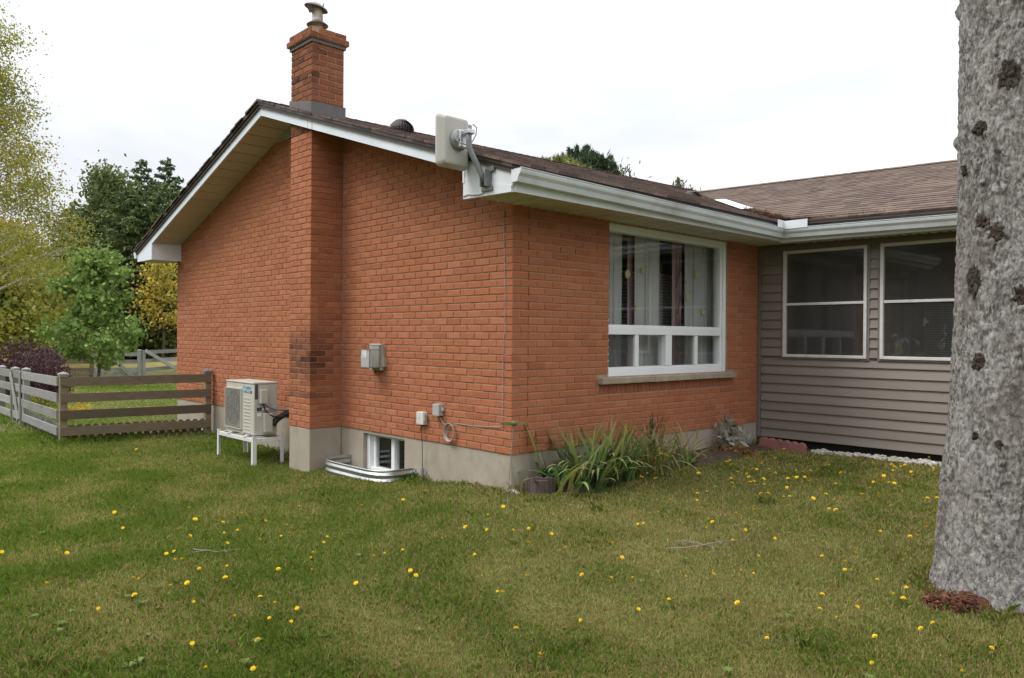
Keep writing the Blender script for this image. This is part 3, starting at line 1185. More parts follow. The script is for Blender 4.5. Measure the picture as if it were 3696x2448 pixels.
gt = gutter('gutter', [st_main(OV - .02, 2.236), st_main(1.6, 2.214), st_main(3.0, 2.199),
                       lambda a, b: (FX + .019 + a, 3.829 - a, 2.193 + b)])
cap_ = MB()
cap_.prism([(FX + .019 + a, OV - .024, 2.236 + b) for a, b in KP[:8]], (0, .004, 0))
part('gutter_end', cap_, 'white_metal', house)
gutter('gutter', [lambda a, b: (FX + .019 + a, 3.829 - a, 2.193 + b), st_wing(1.4, 2.178), st_wing(2.4, 2.160), st_wing(5.2, 2.14)])
gutter('gutter', [lambda a, b: (2 * XR - EAVE_X - .012 - a, OV - .02, 2.255 + b), lambda a, b: (2 * XR - EAVE_X - .012 - a, 9, 2.24 + b)])
ge = MB()
ge.prism([(2 * XR - EAVE_X - .012 - a, OV - .024, 2.255 + b) for a, b in KP[:8]], (0, .004, 0))
part('gutter_end', ge, 'white_metal', house)
KS = [(a * 1.02 - .001, b * 1.01 - .0012) for a, b in KP[:8]]
for yy, zz in ((.62, 2.2242), (2.15, 2.208), (3.2, 2.1972)):
    mb = MB()
    mb.sweep(KS, [st_main(yy, zz), st_main(yy + .035, zz - .0004)], False)
    part('gutter_seam', mb, 'gutter', house, fix=False)
for xx, zz in ((1.25, 2.1803), (2.05, 2.1663)):
    mb = MB()
    mb.sweep(KS, [st_wing(xx, zz), st_wing(xx + .035, zz - .0004)], False)
    part('gutter_seam', mb, 'gutter', house, fix=False)
# white splash guard standing in the inside corner of the gutters
sg = MB()
sg.box((FX + .118, 3.58, 2.285), (FX + .121, 3.714, 2.385))
sg.box((FX + .118, 3.7145, 2.285), (FX + .40, 3.7175, 2.378))
part('splash_guard', sg, 'white_metal', house)

# ---- sunroom wing
SX1 = 5.2
SZ0 = -.173
sun_win = [(.331, 1.325), (1.469, 2.463), (2.607, 3.60), (3.745, 4.74)]
SWZ0, SWZ1 = .814, 2.088
wing = MB()
wing.box((.004, W + .02, SZ0 + .01), (SX1, W + .12, SWZ0 - .01))
wing.box((.004, W + .02, SWZ1 + .01), (SX1, W + .12, 2.23))
xs = [.004] + [v for p in sun_win for v in (p[0] - .01, p[1] + .01)] + [SX1]
for i in range(0, len(xs), 2):
    wing.box((xs[i], W + .02, SWZ0 - .01), (xs[i + 1], W + .12, SWZ1 + .01))
wing_wall = part('sunroom_wall', wing, 'siding_trim', house)
EXPO = .1107


def siding_piece(x0, x1, z0, z1):
    if x1 - x0 < .01 or z1 - z0 < .012:
        return
    t = (z1 - z0) / EXPO
    mb = MB()
    mb.cur = random.random()
    y0 = W + .018
    zm = z0 + (z1 - z0) * .5
    prof = [(y0 - .024, z0), (y0 - .024, z0 + .005), (y0 - .004, z1), (y0, z1), (y0, z0)]
    mb.prism([(x0, a, b) for a, b in prof], (x1 - x0, 0, 0))
    part('siding_board', mb, 'siding', wing_wall)


zz = SZ0
while zz < 2.16:
    z1 = min(zz + EXPO - .0015, 2.17)
    spans = [(.045, SX1 - .01)]
    if z1 > SWZ0 - .02 and zz < SWZ1 + .02:
        if zz >= SWZ0 - .03 and z1 <= SWZ1 + .05:
            ed = [.045] + [v for p in sun_win for v in (p[0] - .028, p[1] + .028)] + [SX1 - .01]
            spans = [(ed[i], ed[i + 1]) for i in range(0, len(ed), 2)]
            for a, b in spans:
                siding_piece(a, b, zz, z1)
        else:
            za, zb = zz, z1
            if zz < SWZ0:
                siding_piece(.045, SX1 - .01, zz, SWZ0 - .022)
            else:
                siding_piece(.045, SX1 - .01, SWZ1 + .024, z1)
    else:
        siding_piece(.045, SX1 - .01, zz, z1)
    zz += EXPO
tr = MB()
tr.box((.004, W - .012, SZ0 - .004), (.04, W + .019, 2.17))
part('corner_channel', tr, 'siding_trim', wing_wall)
sk = MB()
sk.box((.02, W + .09, -.8), (SX1, W + .11, SZ0 + .008))
part('skirting_shade', sk, 'black', wing_wall)  # black sheet standing in for the shade in the gap under the siding
for (x0, x1) in sun_win:
    wr = bpy.data.objects.new('sunroom_window', None)
    jm = MB()
    for a, b in (((x0 - .027, W - .006, SWZ0 - .021), (x0 - .002, W + .03, SWZ1 + .022)), ((x1 + .002, W - .006, SWZ0 - .021), (x1 + .027, W + .03, SWZ1 + .022)),
                 ((x0 - .0015, W - .006, SWZ0 - .021), (x1 + .0015, W + .03, SWZ0 - .002)), ((x0 - .0015, W - .006, SWZ1 + .002), (x1 + .0015, W + .03, SWZ1 + .022))):
        jm.box(a, b)
    bpy.data.objects.remove(wr)
    wo = part('sunroom_window', jm, 'siding_trim', house)
    t = .034
    for a, b in (((x0, W - .022, SWZ0), (x0 + t, W + .03, SWZ1)), ((x1 - t, W - .022, SWZ0), (x1, W + .03, SWZ1)),
                 ((x0 + t + .0005, W - .021, SWZ0), (x1 - t - .0005, W + .03, SWZ0 + t)), ((x0 + t + .0005, W - .021, SWZ1 - t), (x1 - t - .0005, W + .03, SWZ1)),
                 ((x0 + t + .0005, W - .012, 1.432), (x1 - t - .0005, W + .028, 1.462))):
        mb = MB()
        mb.bbox(a, b, .004)
        part('frame', mb, 'frame_white', wo)
    for za, zb in ((SWZ0 + t, 1.432), (1.462, SWZ1 - t)):
        mb = MB()
        mb.poly([(x0 + t, W + .012, za), (x1 - t, W + .012, za), (x1 - t, W + .012, zb), (x0 + t, W + .012, zb)])
        part('pane', mb, 'glass', wo, fix=False)
        mb = MB()
        mb.poly([(x0 + t, W + .004, za), (x1 - t, W + .004, za), (x1 - t, W + .004, zb), (x0 + t, W + .004, zb)])
        part('insect_screen', mb, 'fine_screen', wo, fix=False)
# wing soffit, fascia
mb = MB()
mb.prism([(.47, 3.83, 2.152), (SX1, 3.83, 2.105), (SX1, 3.83, 2.27), (.47, 3.83, 2.33)], (0, .018, 0))
part('eave_fascia', mb, 'white_metal', house)
x = .468
while x < SX1 - .02:
    x2 = min(x + .1, SX1)
    mb = MB()
    mb.cur = random.random()
    zz = 2.176 - (x - .47) * .008
    mb.prism([(x + .008, 3.849, zz + .014), (x + .026, 3.849, zz - .008), (x2 - .026, 3.849, zz - .008), (x2 - .008, 3.849, zz + .014), (x2 - .008, 3.849, zz + .016), (x + .008, 3.849, zz + .016)], (0, W + .02 - 3.849, 0))
    part('soffit_strip', mb, 'soffit_pale', house)
    x = x2
mb = MB()
mb.box((.47, 3.85, 2.20), (SX1, W + .1, 2.21))
part('soffit_backing', mb, 'soffit', house)

# wing roof: bilinear slope from eave to ridge
WYE, WYR = 3.745, 7.2


def wing_pt(x, f, lift=0.0):
    ze = 2.372 - (x - .5) * .020
    zr = 3.595 - (x + 1.5) * .027
    return Vector((x, WYE + (WYR - WYE) * f, ze + (zr - ze) * f + lift))


def valley_x(f):
    return .50 - (WYR - WYE) * f * 1.0


slab = MB()
for i in range(8):
    f0, f1 = i / 8, (i + 1) / 8
    for a, b in ((0, .5), (.5, 1)):
        q = []
        for f, s in ((f0, a), (f0, b), (f1, b), (f1, a)):
            vx = valley_x(f) - .1
            q.append(wing_pt(vx + (SX1 + .3 - vx) * s, f, -.012))
        slab.poly(q)
        slab.poly([p - Vector((0, 0, .03)) for p in q][::-1])
        if i == 0:
            slab.poly([q[1], q[0], q[0] - Vector((0, 0, .03)), q[1] - Vector((0, 0, .03))])
wroof = part('wing_roof', slab, 'drip', house, fix=False)
NR = 27
tabs = []
for r_ in range(NR):
    f0, f1 = r_ / NR - .003, (r_ + 1.2) / NR
    x = valley_x((r_ + .5) / NR) + .02 + random.uniform(0, .05)
    while x < SX1 + .28:
        ln = random.choice((.10, .14, .18, .22, .28))
        tabs.append((r_, f0, min(f1, 1.0), x, min(x + ln, SX1 + .28), random.random(), random.choice((.008, .009, .011))))
        x += ln
slopev = wing_pt(1, 1) - wing_pt(1, 0)
RUN = slopev.length / NR


def tab_vis(t):
    p = wing_pt((t[3] + t[4]) / 2, t[1])
    px, py, d = project(p)
    return -1 if (px > 2225 or px < 1620) else 1 / d


tab_idx = sorted([i for i, t in enumerate(tabs) if tab_vis(t) > 0], key=lambda i: -tab_vis(tabs[i]))[:300]
tab_set = set(tab_idx)
tvar = {}


def tab_mesh(ln, th, ti):
    k = (round(ln, 3), th, int(ti * 5))
    if k not in tvar:
        mb = MB()
        mb.cur = (k[2] + .5) / 5
        run = RUN * 1.2
        mb.v += [(0, 0, th), (ln - .003, 0, th), (ln - .003, run, .002), (0, run, .002), (0, 0, -.012), (ln - .003, 0, -.012), (ln - .003, run, -.012), (0, run, -.012)]
        for q in ((0, 1, 2, 3), (4, 5, 1, 0), (5, 6, 2, 1), (7, 4, 0, 3)):
            mb.face(q)
        me = mb.mesh('shingle')
        me.materials.append(M['shingle'])
        tvar[k] = me
    return tvar[k]


restm = MB()
for i, (r_, f0, f1, x0, x1, ti, th) in enumerate(tabs):
    p = wing_pt(x0, f0)
    ex = (wing_pt(x1, f0) - p).normalized()
    ey = (wing_pt(x0, f1) - p).normalized()
    ez = ex.cross(ey).normalized()
    ey = ez.cross(ex)
    mt = Matrix((ex, ey, ez)).transposed().to_4x4()
    mt.translation = p
    if i in tab_set:
        o = link('shingle', tab_mesh(x1 - x0, th, ti), None, wroof)
        o.matrix_local = mt
    else:
        restm.cur = ti
        run = RUN * 1.2 if f1 < 1 else RUN
        n = len(restm.v)
        ln = x1 - x0
        restm.v += [tuple(mt @ Vector(v)) for v in ((0, 0, th), (ln - .003, 0, th), (ln - .003, run, .002), (0, run, .002), (0, 0, -.012), (ln - .003, 0, -.012))]
        for q in ((0, 1, 2, 3), (4, 5, 1, 0)):
            restm.face([n + k for k in q])
part('shingle_courses', restm, 'shingle', wroof, kind='stuff', fix=False)
cap2 = MB()
x = valley_x(1)
while x < SX1 + .28:
    p0, p1 = wing_pt(x, 1, .02), wing_pt(x + .16, 1, .017)
    cap2.cur = random.random()
    for s in (-1, 1):
        d = Vector((0, s * .13, -.045))
        cap2.poly([p0, p1, p1 + d, p0 + d])
    x += .15
part('ridge_cap', cap2, 'shingle', wroof, kind='stuff')
bs = MB()
bs.prism([wing_pt(SX1 + .3, 1, -.02), wing_pt(valley_x(1), 1, -.02), (valley_x(1), 10.6, 2.3), (SX1 + .3, 10.6, 2.3)], (0, 0, -.03))
part('back_slope', bs, 'drip', wroof)
# valley flashing and gathered needles
vf = MB()
for f0, f1, wd in ((.30, .62, .07),):
    for i in range(4):
        a, b = f0 + (f1 - f0) * i / 4, f0 + (f1 - f0) * (i + 1) / 4
        pa, pb = wing_pt(valley_x(a) + .03, a, .028), wing_pt(valley_x(b) + .03, b, .028)
        vf.poly([pa + Vector((-wd * .7, -wd * .7, .0)), pa + Vector((wd, wd, .01)), pb + Vector((wd, wd, .01)), pb + Vector((-wd * .7, -wd * .7, 0))])
part('valley_flashing', vf, 'white_metal', house, label='white strip of valley flashing between the roofs')
nn = 5200
f = np.clip(RNG.beta(1.0, 3.0, nn) * .42, 0, 1)
off = RNG.normal(0, .05, nn) + .02
px_, py_, pz_ = [], [], []
for i in range(nn):
    if i % 5 == 0:
        xx = .45 + RNG.exponential(.25)
        p = wing_pt(xx, RNG.random() * .02, .02)
    else:
        p = wing_pt(valley_x(f[i]) + off[i] + .02, f[i], .02 + abs(RNG.normal(0, .012)))
    px_.append(p)
c = np.array(px_)
a = RNG.random(nn) * 6.28
dv = np.stack([np.cos(a), np.sin(a), RNG.normal(0, .45, nn)], 1) * .030
wv = np.stack([-np.sin(a), np.cos(a), np.zeros(nn)], 1) * .003
V = np.stack([c - dv, c + wv, c + dv, c - wv], 1)
nd = np_mesh('pine_needles', V, 4, 'needles', None, None, 'stuff')
tag(nd, 'brown conifer needles gathered in the roof valley', 'needles')

# ---- big picture window
wb = MB()
FXI, FXO = -.13, -.022       # frame back and front planes


def frame_bar(parent, y0, y1, z0, z1, x0=FXI, x1=FXO, name='frame', r=.006):
    mb = MB()
    mb.bbox((x0, y0, z0), (x1, y1, z1), r)
    return part(name, mb, 'vinyl', parent)


lin = MB()
for a, b in (((-.20, WY1 - .0005, WZ1), (-.135, WY1 + .004, WZ2)), ((-.20, WY2 - .004, WZ1), (-.135, WY2 + .0005, WZ2)), ((-.20, WY1, WZ2 - .004), (-.135, WY2, WZ2 + .001))):
    lin.box(a, b)
win = part('picture_window', lin, 'vinyl', house, label='white picture window with four small sliders below')
J = .055
frame_bar(win, WY1, WY1 + .018, WZ1, WZ2)
frame_bar(win, WY2 - J, WY2, WZ1, WZ2)
frame_bar(win, WY2 - J - .035, WY2 - J - .0005, WZ1 + .06, WZ2 - .05, FXI, -.045)
frame_bar(win, WY1 + .0185, WY2 - J - .0005, WZ2 - .075, WZ2)
frame_bar(win, WY1 + .0185, WY2 - J - .0005, WZ1, WZ1 + .062)
frame_bar(win, WY1 + .0185, WY2 - J - .0365, WZ1 + .0625, WZ1 + .092, FXI, -.036)
frame_bar(win, WY1 + .0185, WY2 - J - .0365, 1.060, 1.125, FXI, -.026)
frame_bar(win, WY1 + .0185, WY2 - J - .0365, 1.1255, 1.160, FXI, -.040)
zb0, zb1 = WZ1 + .0925, 1.0595
for y0, y1, xo in ((1.775, 1.84, -.034), (2.305, 2.418, -.028), (2.862, 2.926, -.034)):
    frame_bar(win, y0, y1, zb0, zb1, FXI, xo)


def pane(parent, y0, y1, z0, z1, x, m='glass', name='pane'):
    mb = MB()
    mb.poly([(x, y0, z0), (x, y1, z0), (x, y1, z1), (x, y0, z1)])
    return part(name, mb, m, parent, fix=False)


pane(win, WY1 + .018, WY2 - J - .036, 1.160, WZ2 - .075, -.075)
for y0, y1 in ((1.334, 1.775), (1.84, 2.305), (2.418, 2.862), (2.926, 3.40)):
    pane(win, y0, y1, zb0, zb1, -.085)
for y0, y1 in ((1.334, 1.775), (2.418, 2.862)):
    pane(win, y0, y1, zb0, zb1, -.060, 'screen', 'insect_screen')
# small screw blocks up the left jamb
for i in range(9):
    mb = MB()
    zz = .66 + i * .067
    mb.bbox((-.020, WY1 - .012, zz), (-.002, WY1 - .001, zz + .014), .003)
    part('jamb_clip', mb, 'vinyl', win)
# stone sill of three blocks
sill = bpy.data.objects
for i, (y0, y1) in enumerate(((1.155, 1.995), (2.001, 2.812), (2.818, 3.612))):
    mb = MB()
    mb.bbox((-.11, y0, .571), (.062, y1, .634), .008)
    for k in range(len(mb.v)):
        x, y_, z_ = mb.v[k]
        mb.v[k] = (x + .004 * math.sin(y_ * 23 + z_ * 40), y_, z_ + .003 * math.sin(y_ * 11 + i))
    part('sill_stone', mb, 'sill', house)

# living room behind the window: closed box
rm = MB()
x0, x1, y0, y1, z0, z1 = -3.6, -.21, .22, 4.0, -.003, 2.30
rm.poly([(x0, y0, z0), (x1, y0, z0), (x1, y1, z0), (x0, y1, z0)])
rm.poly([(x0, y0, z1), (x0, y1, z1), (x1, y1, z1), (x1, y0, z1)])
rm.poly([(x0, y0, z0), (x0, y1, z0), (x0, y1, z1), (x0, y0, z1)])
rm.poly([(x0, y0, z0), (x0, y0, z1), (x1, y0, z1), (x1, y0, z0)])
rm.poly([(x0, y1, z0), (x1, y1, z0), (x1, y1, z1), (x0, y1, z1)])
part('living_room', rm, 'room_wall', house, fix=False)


def curtain(name, label, y0, y1, m, x=-.24, amp=.022, waves=6, z0=.45, z1=2.2, ph=0.0):
    t = thing(name, label, 'curtain', (x, (y0 + y1) / 2, z0), 'curtains in the picture window')
    mb = MB()
    n = waves * 10
    P = []
    for i in range(n + 1):
        y = y0 + (y1 - y0) * i / n
        P.append((x + amp * math.sin(ph + i / 10 * 2 * math.pi) + amp * .4 * math.sin(i * .37 + ph), y + .012 * math.sin(i * .9)))
    for i in range(n):
        for j in range(4):
            za, zb = z0 + (z1 - z0) * j / 4, z0 + (z1 - z0) * (j + 1) / 4
            ka, kb = 1 - .1 * j, 1 - .1 * (j + 1)
            mb.poly([(x + (P[i][0] - x) * ka, P[i][1], za), (x + (P[i + 1][0] - x) * ka, P[i + 1][1], za), (x + (P[i + 1][0] - x) * kb, P[i + 1][1], zb), (x + (P[i][0] - x) * kb, P[i][1], zb)])
    part('cloth', mb, m, t, smooth=True)
    return t


c1 = curtain('curtain', 'pale grey curtain at the corner side of the picture window', 1.25, 1.80, 'curtain', waves=5)
c2 = curtain('curtain', 'thin dusty pink curtain edge left of the pale middle curtain', 1.93, 2.02, 'curtain_pink', waves=1, x=-.28, ph=1)
c3 = curtain('curtain', 'pale curtain in the middle of the picture window', 2.0, 2.47, 'curtain', waves=4, ph=2)
c4_ = curtain('curtain', 'dusty pink curtain with dark branch print in the picture window', 2.74, 2.93, 'curtain_pink', waves=2, x=-.27, ph=.4)
c5 = curtain('curtain', 'wide pale curtain at the sunroom side of the picture window', 2.93, 3.62, 'curtain', waves=6, ph=1.2)


def flower(parent, y, z, r, x=-.205):
    mb = MB()
    n = 10
    pts = []
    for k in range(n * 2):
        a = math.pi * k / n
        rr = r * (1 if k % 2 == 0 else .62)
        pts.append((x, y + rr * math.cos(a), z + rr * math.sin(a)))
    mb.prism(pts, (.003, 0, 0))
    part('printed_flower', mb, 'flower_print', parent)


flower(c1, 1.54, 1.50, .035)
flower(c2, 1.86, 1.70, .055)
flower(c3, 2.13, 1.76, .04)
flower(c3, 2.02, 1.36, .03)
flower(c5, 3.16, 1.78, .06)
flower(c5, 2.98, 1.50, .05)
flower(c5, 3.30, 1.34, .04)
flower(c5, 2.95, 1.68, .025)
br = MB()
random.seed(11)
for z0_ in (.7, 1.0, 1.3, 1.6):
    p = Vector((-.236, 2.77 + random.random() * .05, z0_))
    q = p + Vector((0, .12, .28))
    br.tube([p, (p + q) / 2 + Vector((0, -.02, .02)), q], [.006, .005, .003], 5)
    br.tube([(p + q) / 2, (p + q) / 2 + Vector((0, -.05, .12))], [.004, .002], 5)
    br.tube([p + (q - p) * .7, p + (q - p) * .7 + Vector((0, .02, .13))], [.004, .002], 5)
part('printed_branches', br, 'branch_print', c4_)
random.seed(21)
# horizontal blind deep in the gap
t = thing('window_blind', 'dark slatted blind between the curtains in the picture window', 'blind', (-.5, 2.6, .8))
for i in range(26):
    mb = MB()
    zz = .85 + i * .036
    mb.box((-.53, 1.7, zz), (-.515, 3.4, zz + .026))
    part('slat', mb, 'blind', t)

# sunroom interior
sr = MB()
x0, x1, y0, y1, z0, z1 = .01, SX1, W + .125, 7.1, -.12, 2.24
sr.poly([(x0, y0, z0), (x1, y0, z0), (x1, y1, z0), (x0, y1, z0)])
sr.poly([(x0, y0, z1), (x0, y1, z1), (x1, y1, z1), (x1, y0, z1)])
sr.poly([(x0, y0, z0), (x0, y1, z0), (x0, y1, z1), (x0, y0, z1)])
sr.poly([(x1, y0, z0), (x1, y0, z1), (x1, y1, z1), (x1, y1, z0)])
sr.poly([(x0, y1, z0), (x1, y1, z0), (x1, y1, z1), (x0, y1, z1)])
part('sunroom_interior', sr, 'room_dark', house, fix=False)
dr = thing('interior_door', 'pale framed door dimly seen through the left sunroom window', 'door', (-.2, 7.05, -.1))
for a, b in (((.02, 7.0, -.1), (.10, 7.07, 2.0)), ((.72, 7.0, -.1), (.80, 7.07, 2.0)), ((.101, 7.0, 1.92), (.719, 7.07, 2.0)), ((.101, 7.0, .9), (.719, 7.07, .98))):
    mb = MB()
    mb.box(a, b)
    part('door_frame', mb, 'room_pale', dr)
mb = MB()
mb.box((.11, 7.03, -.1), (.71, 7.06, 1.9))
part('door_leaf', mb, 'blind', dr)
bl = thing('window_blind', 'slatted blind dimly seen through the sunroom window beside the trunk', 'blind', (1.4, 7.0, .3))
for i in range(34):
    mb = MB()
    mb.box((1.0, 6.95, .45 + i * .035), (2.3, 6.98, .45 + i * .035 + .02))
    part('slat', mb, 'blind', bl)
fan = thing('floor_fan', 'round pale fan cage behind the sunroom window beside the trunk', 'fan', (2.36, W + .35, -.1))
fr_ = MB()
cx, cy_, cz = 2.36, W + .30, 1.02
for r_ in (.05, .10, .15, .19):
    fr_.tube([(cx + r_ * math.cos(a), cy_, cz + r_ * math.sin(a)) for a in np.linspace(0, 2 * math.pi, 24, endpoint=False)], .004, 5, closed=True)
for k in range(12):
    a = k * math.pi / 6
    fr_.tube([(cx, cy_, cz), (cx + .19 * math.cos(a), cy_, cz + .19 * math.sin(a))], .002, 4)
part('cage', fr_, 'room_pale', fan)
mb = MB()
mb.tube([(cx, cy_ + .05, cz - .18), (cx, cy_ + .05, -.1)], .015, 8)
part('pole', mb, 'room_pale', fan)

# ---- basement window
bwm = MB()
bwm.box((BX0 + .001, .20, BZ0 + .001), (BX1 - .001, .24, BZ1 - .001))
bwin = part('basement_window', bwm, 'black', house, label='small white sliding window in the foundation')
for a, b in (((BX0, .06, BZ0), (BX0 + .055, .16, BZ1)), ((BX1 - .025, .08, BZ0), (BX1, .16, BZ1)), ((BX0 + .0555, .07, BZ1 - .03), (BX1 - .0255, .16, BZ1)), ((BX0 + .0555, .07, BZ0), (BX1 - .0255, .16, BZ0 + .03)),
             ((-1.945, .085, BZ0 + .03), (-1.885, .15, BZ1 - .03)), ((BX0 + .056, .10, BZ0 + .03), (BX0 + .11, .15, BZ1 - .03))):
    mb = MB()
    mb.bbox(a, b, .004)
    part('frame', mb, 'vinyl', bwin)
for a, b in ((BX0 + .05, -1.94), (-1.89, BX1 - .02)):
    mb = MB()
    mb.poly([(a, .12, BZ0 + .02), (b, .12, BZ0 + .02), (b, .12, BZ1 - .02), (a, .12, BZ1 - .02)])
    part('pane', mb, 'glass', bwin, fix=False)

# ---- chimney flashing, flue
fl = MB()
zf = zroof(CHX1, OV)
fl.prism([(CHX0 - .012, CHY - .014, zroof(CHX0, OV) - .02), (CHX1 + .014, CHY - .014, zroof(CHX1, OV) - .02), (CHX1 + .014, CHY - .014, 3.60), (CHX0 - .012, CHY - .014, 3.705)], (0, .012, 0))
fl.prism([(CHX1 + .0145, CHY - .013, zf - .03), (CHX1 + .0145, .02, zf - .03), (CHX1 + .0145, .02, 3.612), (CHX1 + .0145, CHY - .013, 3.60)], (-.012, 0, 0))
fl.prism([(CHX1 + .013, CHY - .05, zf - .01), (CHX1 + .013, .02, zf + .005), (CHX1 + .11, .02, zf - .02), (CHX1 + .11, CHY - .05, zf - .035)], (0, 0, .014))
part('chimney_flashing', fl, 'flashing', house)
FC = (-3.05, -.205)
fp = MB()
fp.lathe([(.0, 4.42), (.062, 4.42), (.062, 4.555), (.0615, 4.57), (.0615, 4.735), (.050, 4.735), (.05, 4.60), (0, 4.6)], (FC[0], FC[1], 0), 20)
part('flue_pipe', fp, 'rusty_pipe', house, smooth=False)
fp = MB()
fp.lathe([(.063, 4.585), (.118, 4.548), (.122, 4.556), (.0635, 4.600)], (FC[0], FC[1], 0), 24)
part('storm_collar', fp, 'rusty_cap', house)
fp = MB()
tm = Matrix.Rotation(math.radians(-9), 3, 'X') @ Matrix.Rotation(math.radians(10), 3, 'Y')
fp.lathe([(0, .050), (.05, .042), (.128, .0), (.135, -.012), (.126, -.008), (.05, .034), (0, .04)], (FC[0] - .01, FC[1] - .01, 4.758), 22, tm)
# bent-down flap
fp.prism([(FC[0] - .02, FC[1] - .135, 4.76), (FC[0] + .06, FC[1] - .12, 4.765), (FC[0] + .04, FC[1] - .085, 4.67), (FC[0] - .01, FC[1] - .095, 4.675)], (.0, .006, .004))
part('rain_cap', fp, 'rusty_cap', house)
fp = MB()
for an in (.4, 2.5, 4.6):
    fp.tube([(FC[0] + .062 * math.cos(an), FC[1] + .062 * math.sin(an), 4.68), (FC[0] + .085 * math.cos(an), FC[1] + .085 * math.sin(an), 4.79)], .006, 5)
part('cap_strap', fp, 'rusty_cap', house)
# ================================================================== THINGS ON AND ROUND THE HOUSE
# ---- panel antenna on the eave return
an = thing('panel_antenna', 'grey flat panel antenna on a bent arm at the eave corner', 'antenna', (.19, -.47, 2.25))
mb = MB()
ya, yb, za, zb = -.782, -.462, 2.405, 2.835


def rrect(y0, y1, z0, z1, r, x, n=5):
    P = []
    for cy, cz, a0 in ((y1 - r, z1 - r, 0), (y0 + r, z1 - r, 90), (y0 + r, z0 + r, 180), (y1 - r, z0 + r, 270)):
        for i in range(n + 1):
            a = math.radians(a0 + 90 * i / n)
            P.append((x, cy + r * math.cos(a), cz + r * math.sin(a)))
    return P


rings = [rrect(ya + .012, yb - .012, za + .012, zb - .012, .03, -.105), rrect(ya, yb, za, zb, .035, -.092), rrect(ya, yb, za, zb, .035, -.072),
         rrect(ya + .040, yb - .034, za + .024, zb - .024, .03, -.022), rrect(ya + .055, yb - .05, za + .04, zb - .04, .03, -.018)]
k = len(rings[0])
for rg in rings:
    mb.v += rg
for i in range(len(rings) - 1):
    for j in range(k):
        mb.face((i * k + j, i * k + (j + 1) % k, (i + 1) * k + (j + 1) % k, (i + 1) * k + j))
mb.face(range(k)[::-1])
mb.face(range((len(rings) - 1) * k, len(rings) * k))
pan = part('panel', mb, 'antenna', an)
mb = MB()
mt = Matrix.Rotation(math.radians(90), 3, 'Y')
mb.lathe([(0, 0), (.088, 0), (.088, .018), (.074, .03), (.05, .045), (0, .045)], (-.018, -.607, 2.63), 26, mt)
part('mount_plate', mb, 'ant_metal', an)
mb = MB()
mb.bbox((.012, -.645, 2.555), (.055, -.565, 2.70), .01)
mb.bbox((.03, -.585, 2.66), (.135, -.555, 2.70), .005)
mb.bbox((.085, -.632, 2.655), (.150, -.568, 2.69), .006)
part('clamp', mb, 'galv', an)
mb = MB()
mb.tube([(.19, -.50, 2.27), (.178, -.52, 2.335), (.150, -.555, 2.43), (.128, -.585, 2.50), (.116, -.60, 2.55), (.113, -.602, 2.60), (.113, -.602, 2.725)], .024, 12)
part('arm', mb, 'arm', an, smooth=True)
mb = MB()
mb.bbox((.125, -.478, 2.205), (.255, -.464, 2.245), .004)
mb.bbox((.20, -.478, 2.36), (.275, -.464, 2.40), .004)
mb.bbox((.165, -.480, 2.245), (.235, -.464, 2.385), .004)
mb.bbox((.165, -.530, 2.235), (.173, -.466, 2.335), .003)
mb.bbox((.222, -.530, 2.235), (.230, -.466, 2.365), .003)
part('foot_bracket', mb, 'arm', an)
mb = MB()
mb.tube([(.03, -.655, 2.62), (.07, -.70, 2.60), (.10, -.68, 2.575), (.10, -.62, 2.57), (.12, -.57, 2.60), (.13, -.54, 2.66), (.125, -.53, 2.72), (.11, -.56, 2.745)], .005, 6)
mb.tube([(.0, -.650, 2.62), (.045, -.662, 2.622)], .017, 8)
mb.tube([(.14, -.468, 2.20), (.10, -.466, 2.19), (.02, -.466, 2.195), (-.05, -.466, 2.21), (-.12, -.464, 2.20)], .004, 6)
part('cable', mb, 'cable', an)

# ---- roof turbines


def turbine(x, y, z, label, r=.165):
    t = thing('roof_turbine', label, 'roof vent', (x, y, z))
    mb = MB()
    mb.lathe([(.13, -.12), (.12, .0), (.12, .03)], (x, y, z), 20)
    part('base', mb, 'turbine', t)
    mb = MB()
    mb.lathe([(.10, -.02), (r * .72, .07), (r * .72, .15), (.05, .215)], (x, y, z), 20)
    part('drum', mb, 'hp_dark', t)
    mb = MB()
    nf = 26
    for k in range(nf):
        a0 = 2 * math.pi * k / nf
        P = []
        for j in range(7):
            h = j / 6
            rr = r * math.sin(math.pi * (.22 + .62 * h)) * (1.0)
            zz = .02 + .20 * h
            P.append((rr, zz))
        for j in range(6):
            (r0, z0), (r1, z1) = P[j], P[j + 1]
            a1 = a0 + .20
            q = [(x + r0 * math.cos(a0), y + r0 * math.sin(a0), z + z0), (x + (r0 - .022) * math.cos(a1), y + (r0 - .022) * math.sin(a1), z + z0),
                 (x + (r1 - .022) * math.cos(a1), y + (r1 - .022) * math.sin(a1), z + z1), (x + r1 * math.cos(a0), y + r1 * math.sin(a0), z + z1)]
            mb.poly(q)
    part('fins', mb, 'turbine', t, fix=False)
    mb = MB()
    mb.lathe([(r * .55, .205), (r * .42, .228), (0, .236)], (x, y, z), 20)
    part('cap', mb, 'turbine', t)
    return t


turbine(-3.42, 1.22, zroof(-3.42, 1.22) - .085, 'brown roof turbine just below the ridge, right of the chimney')
p = at(1598, 447, 12.3)
turbine(p[0], p[1], p[2] - .20, 'brown roof turbine beyond the valley between the two roofs')

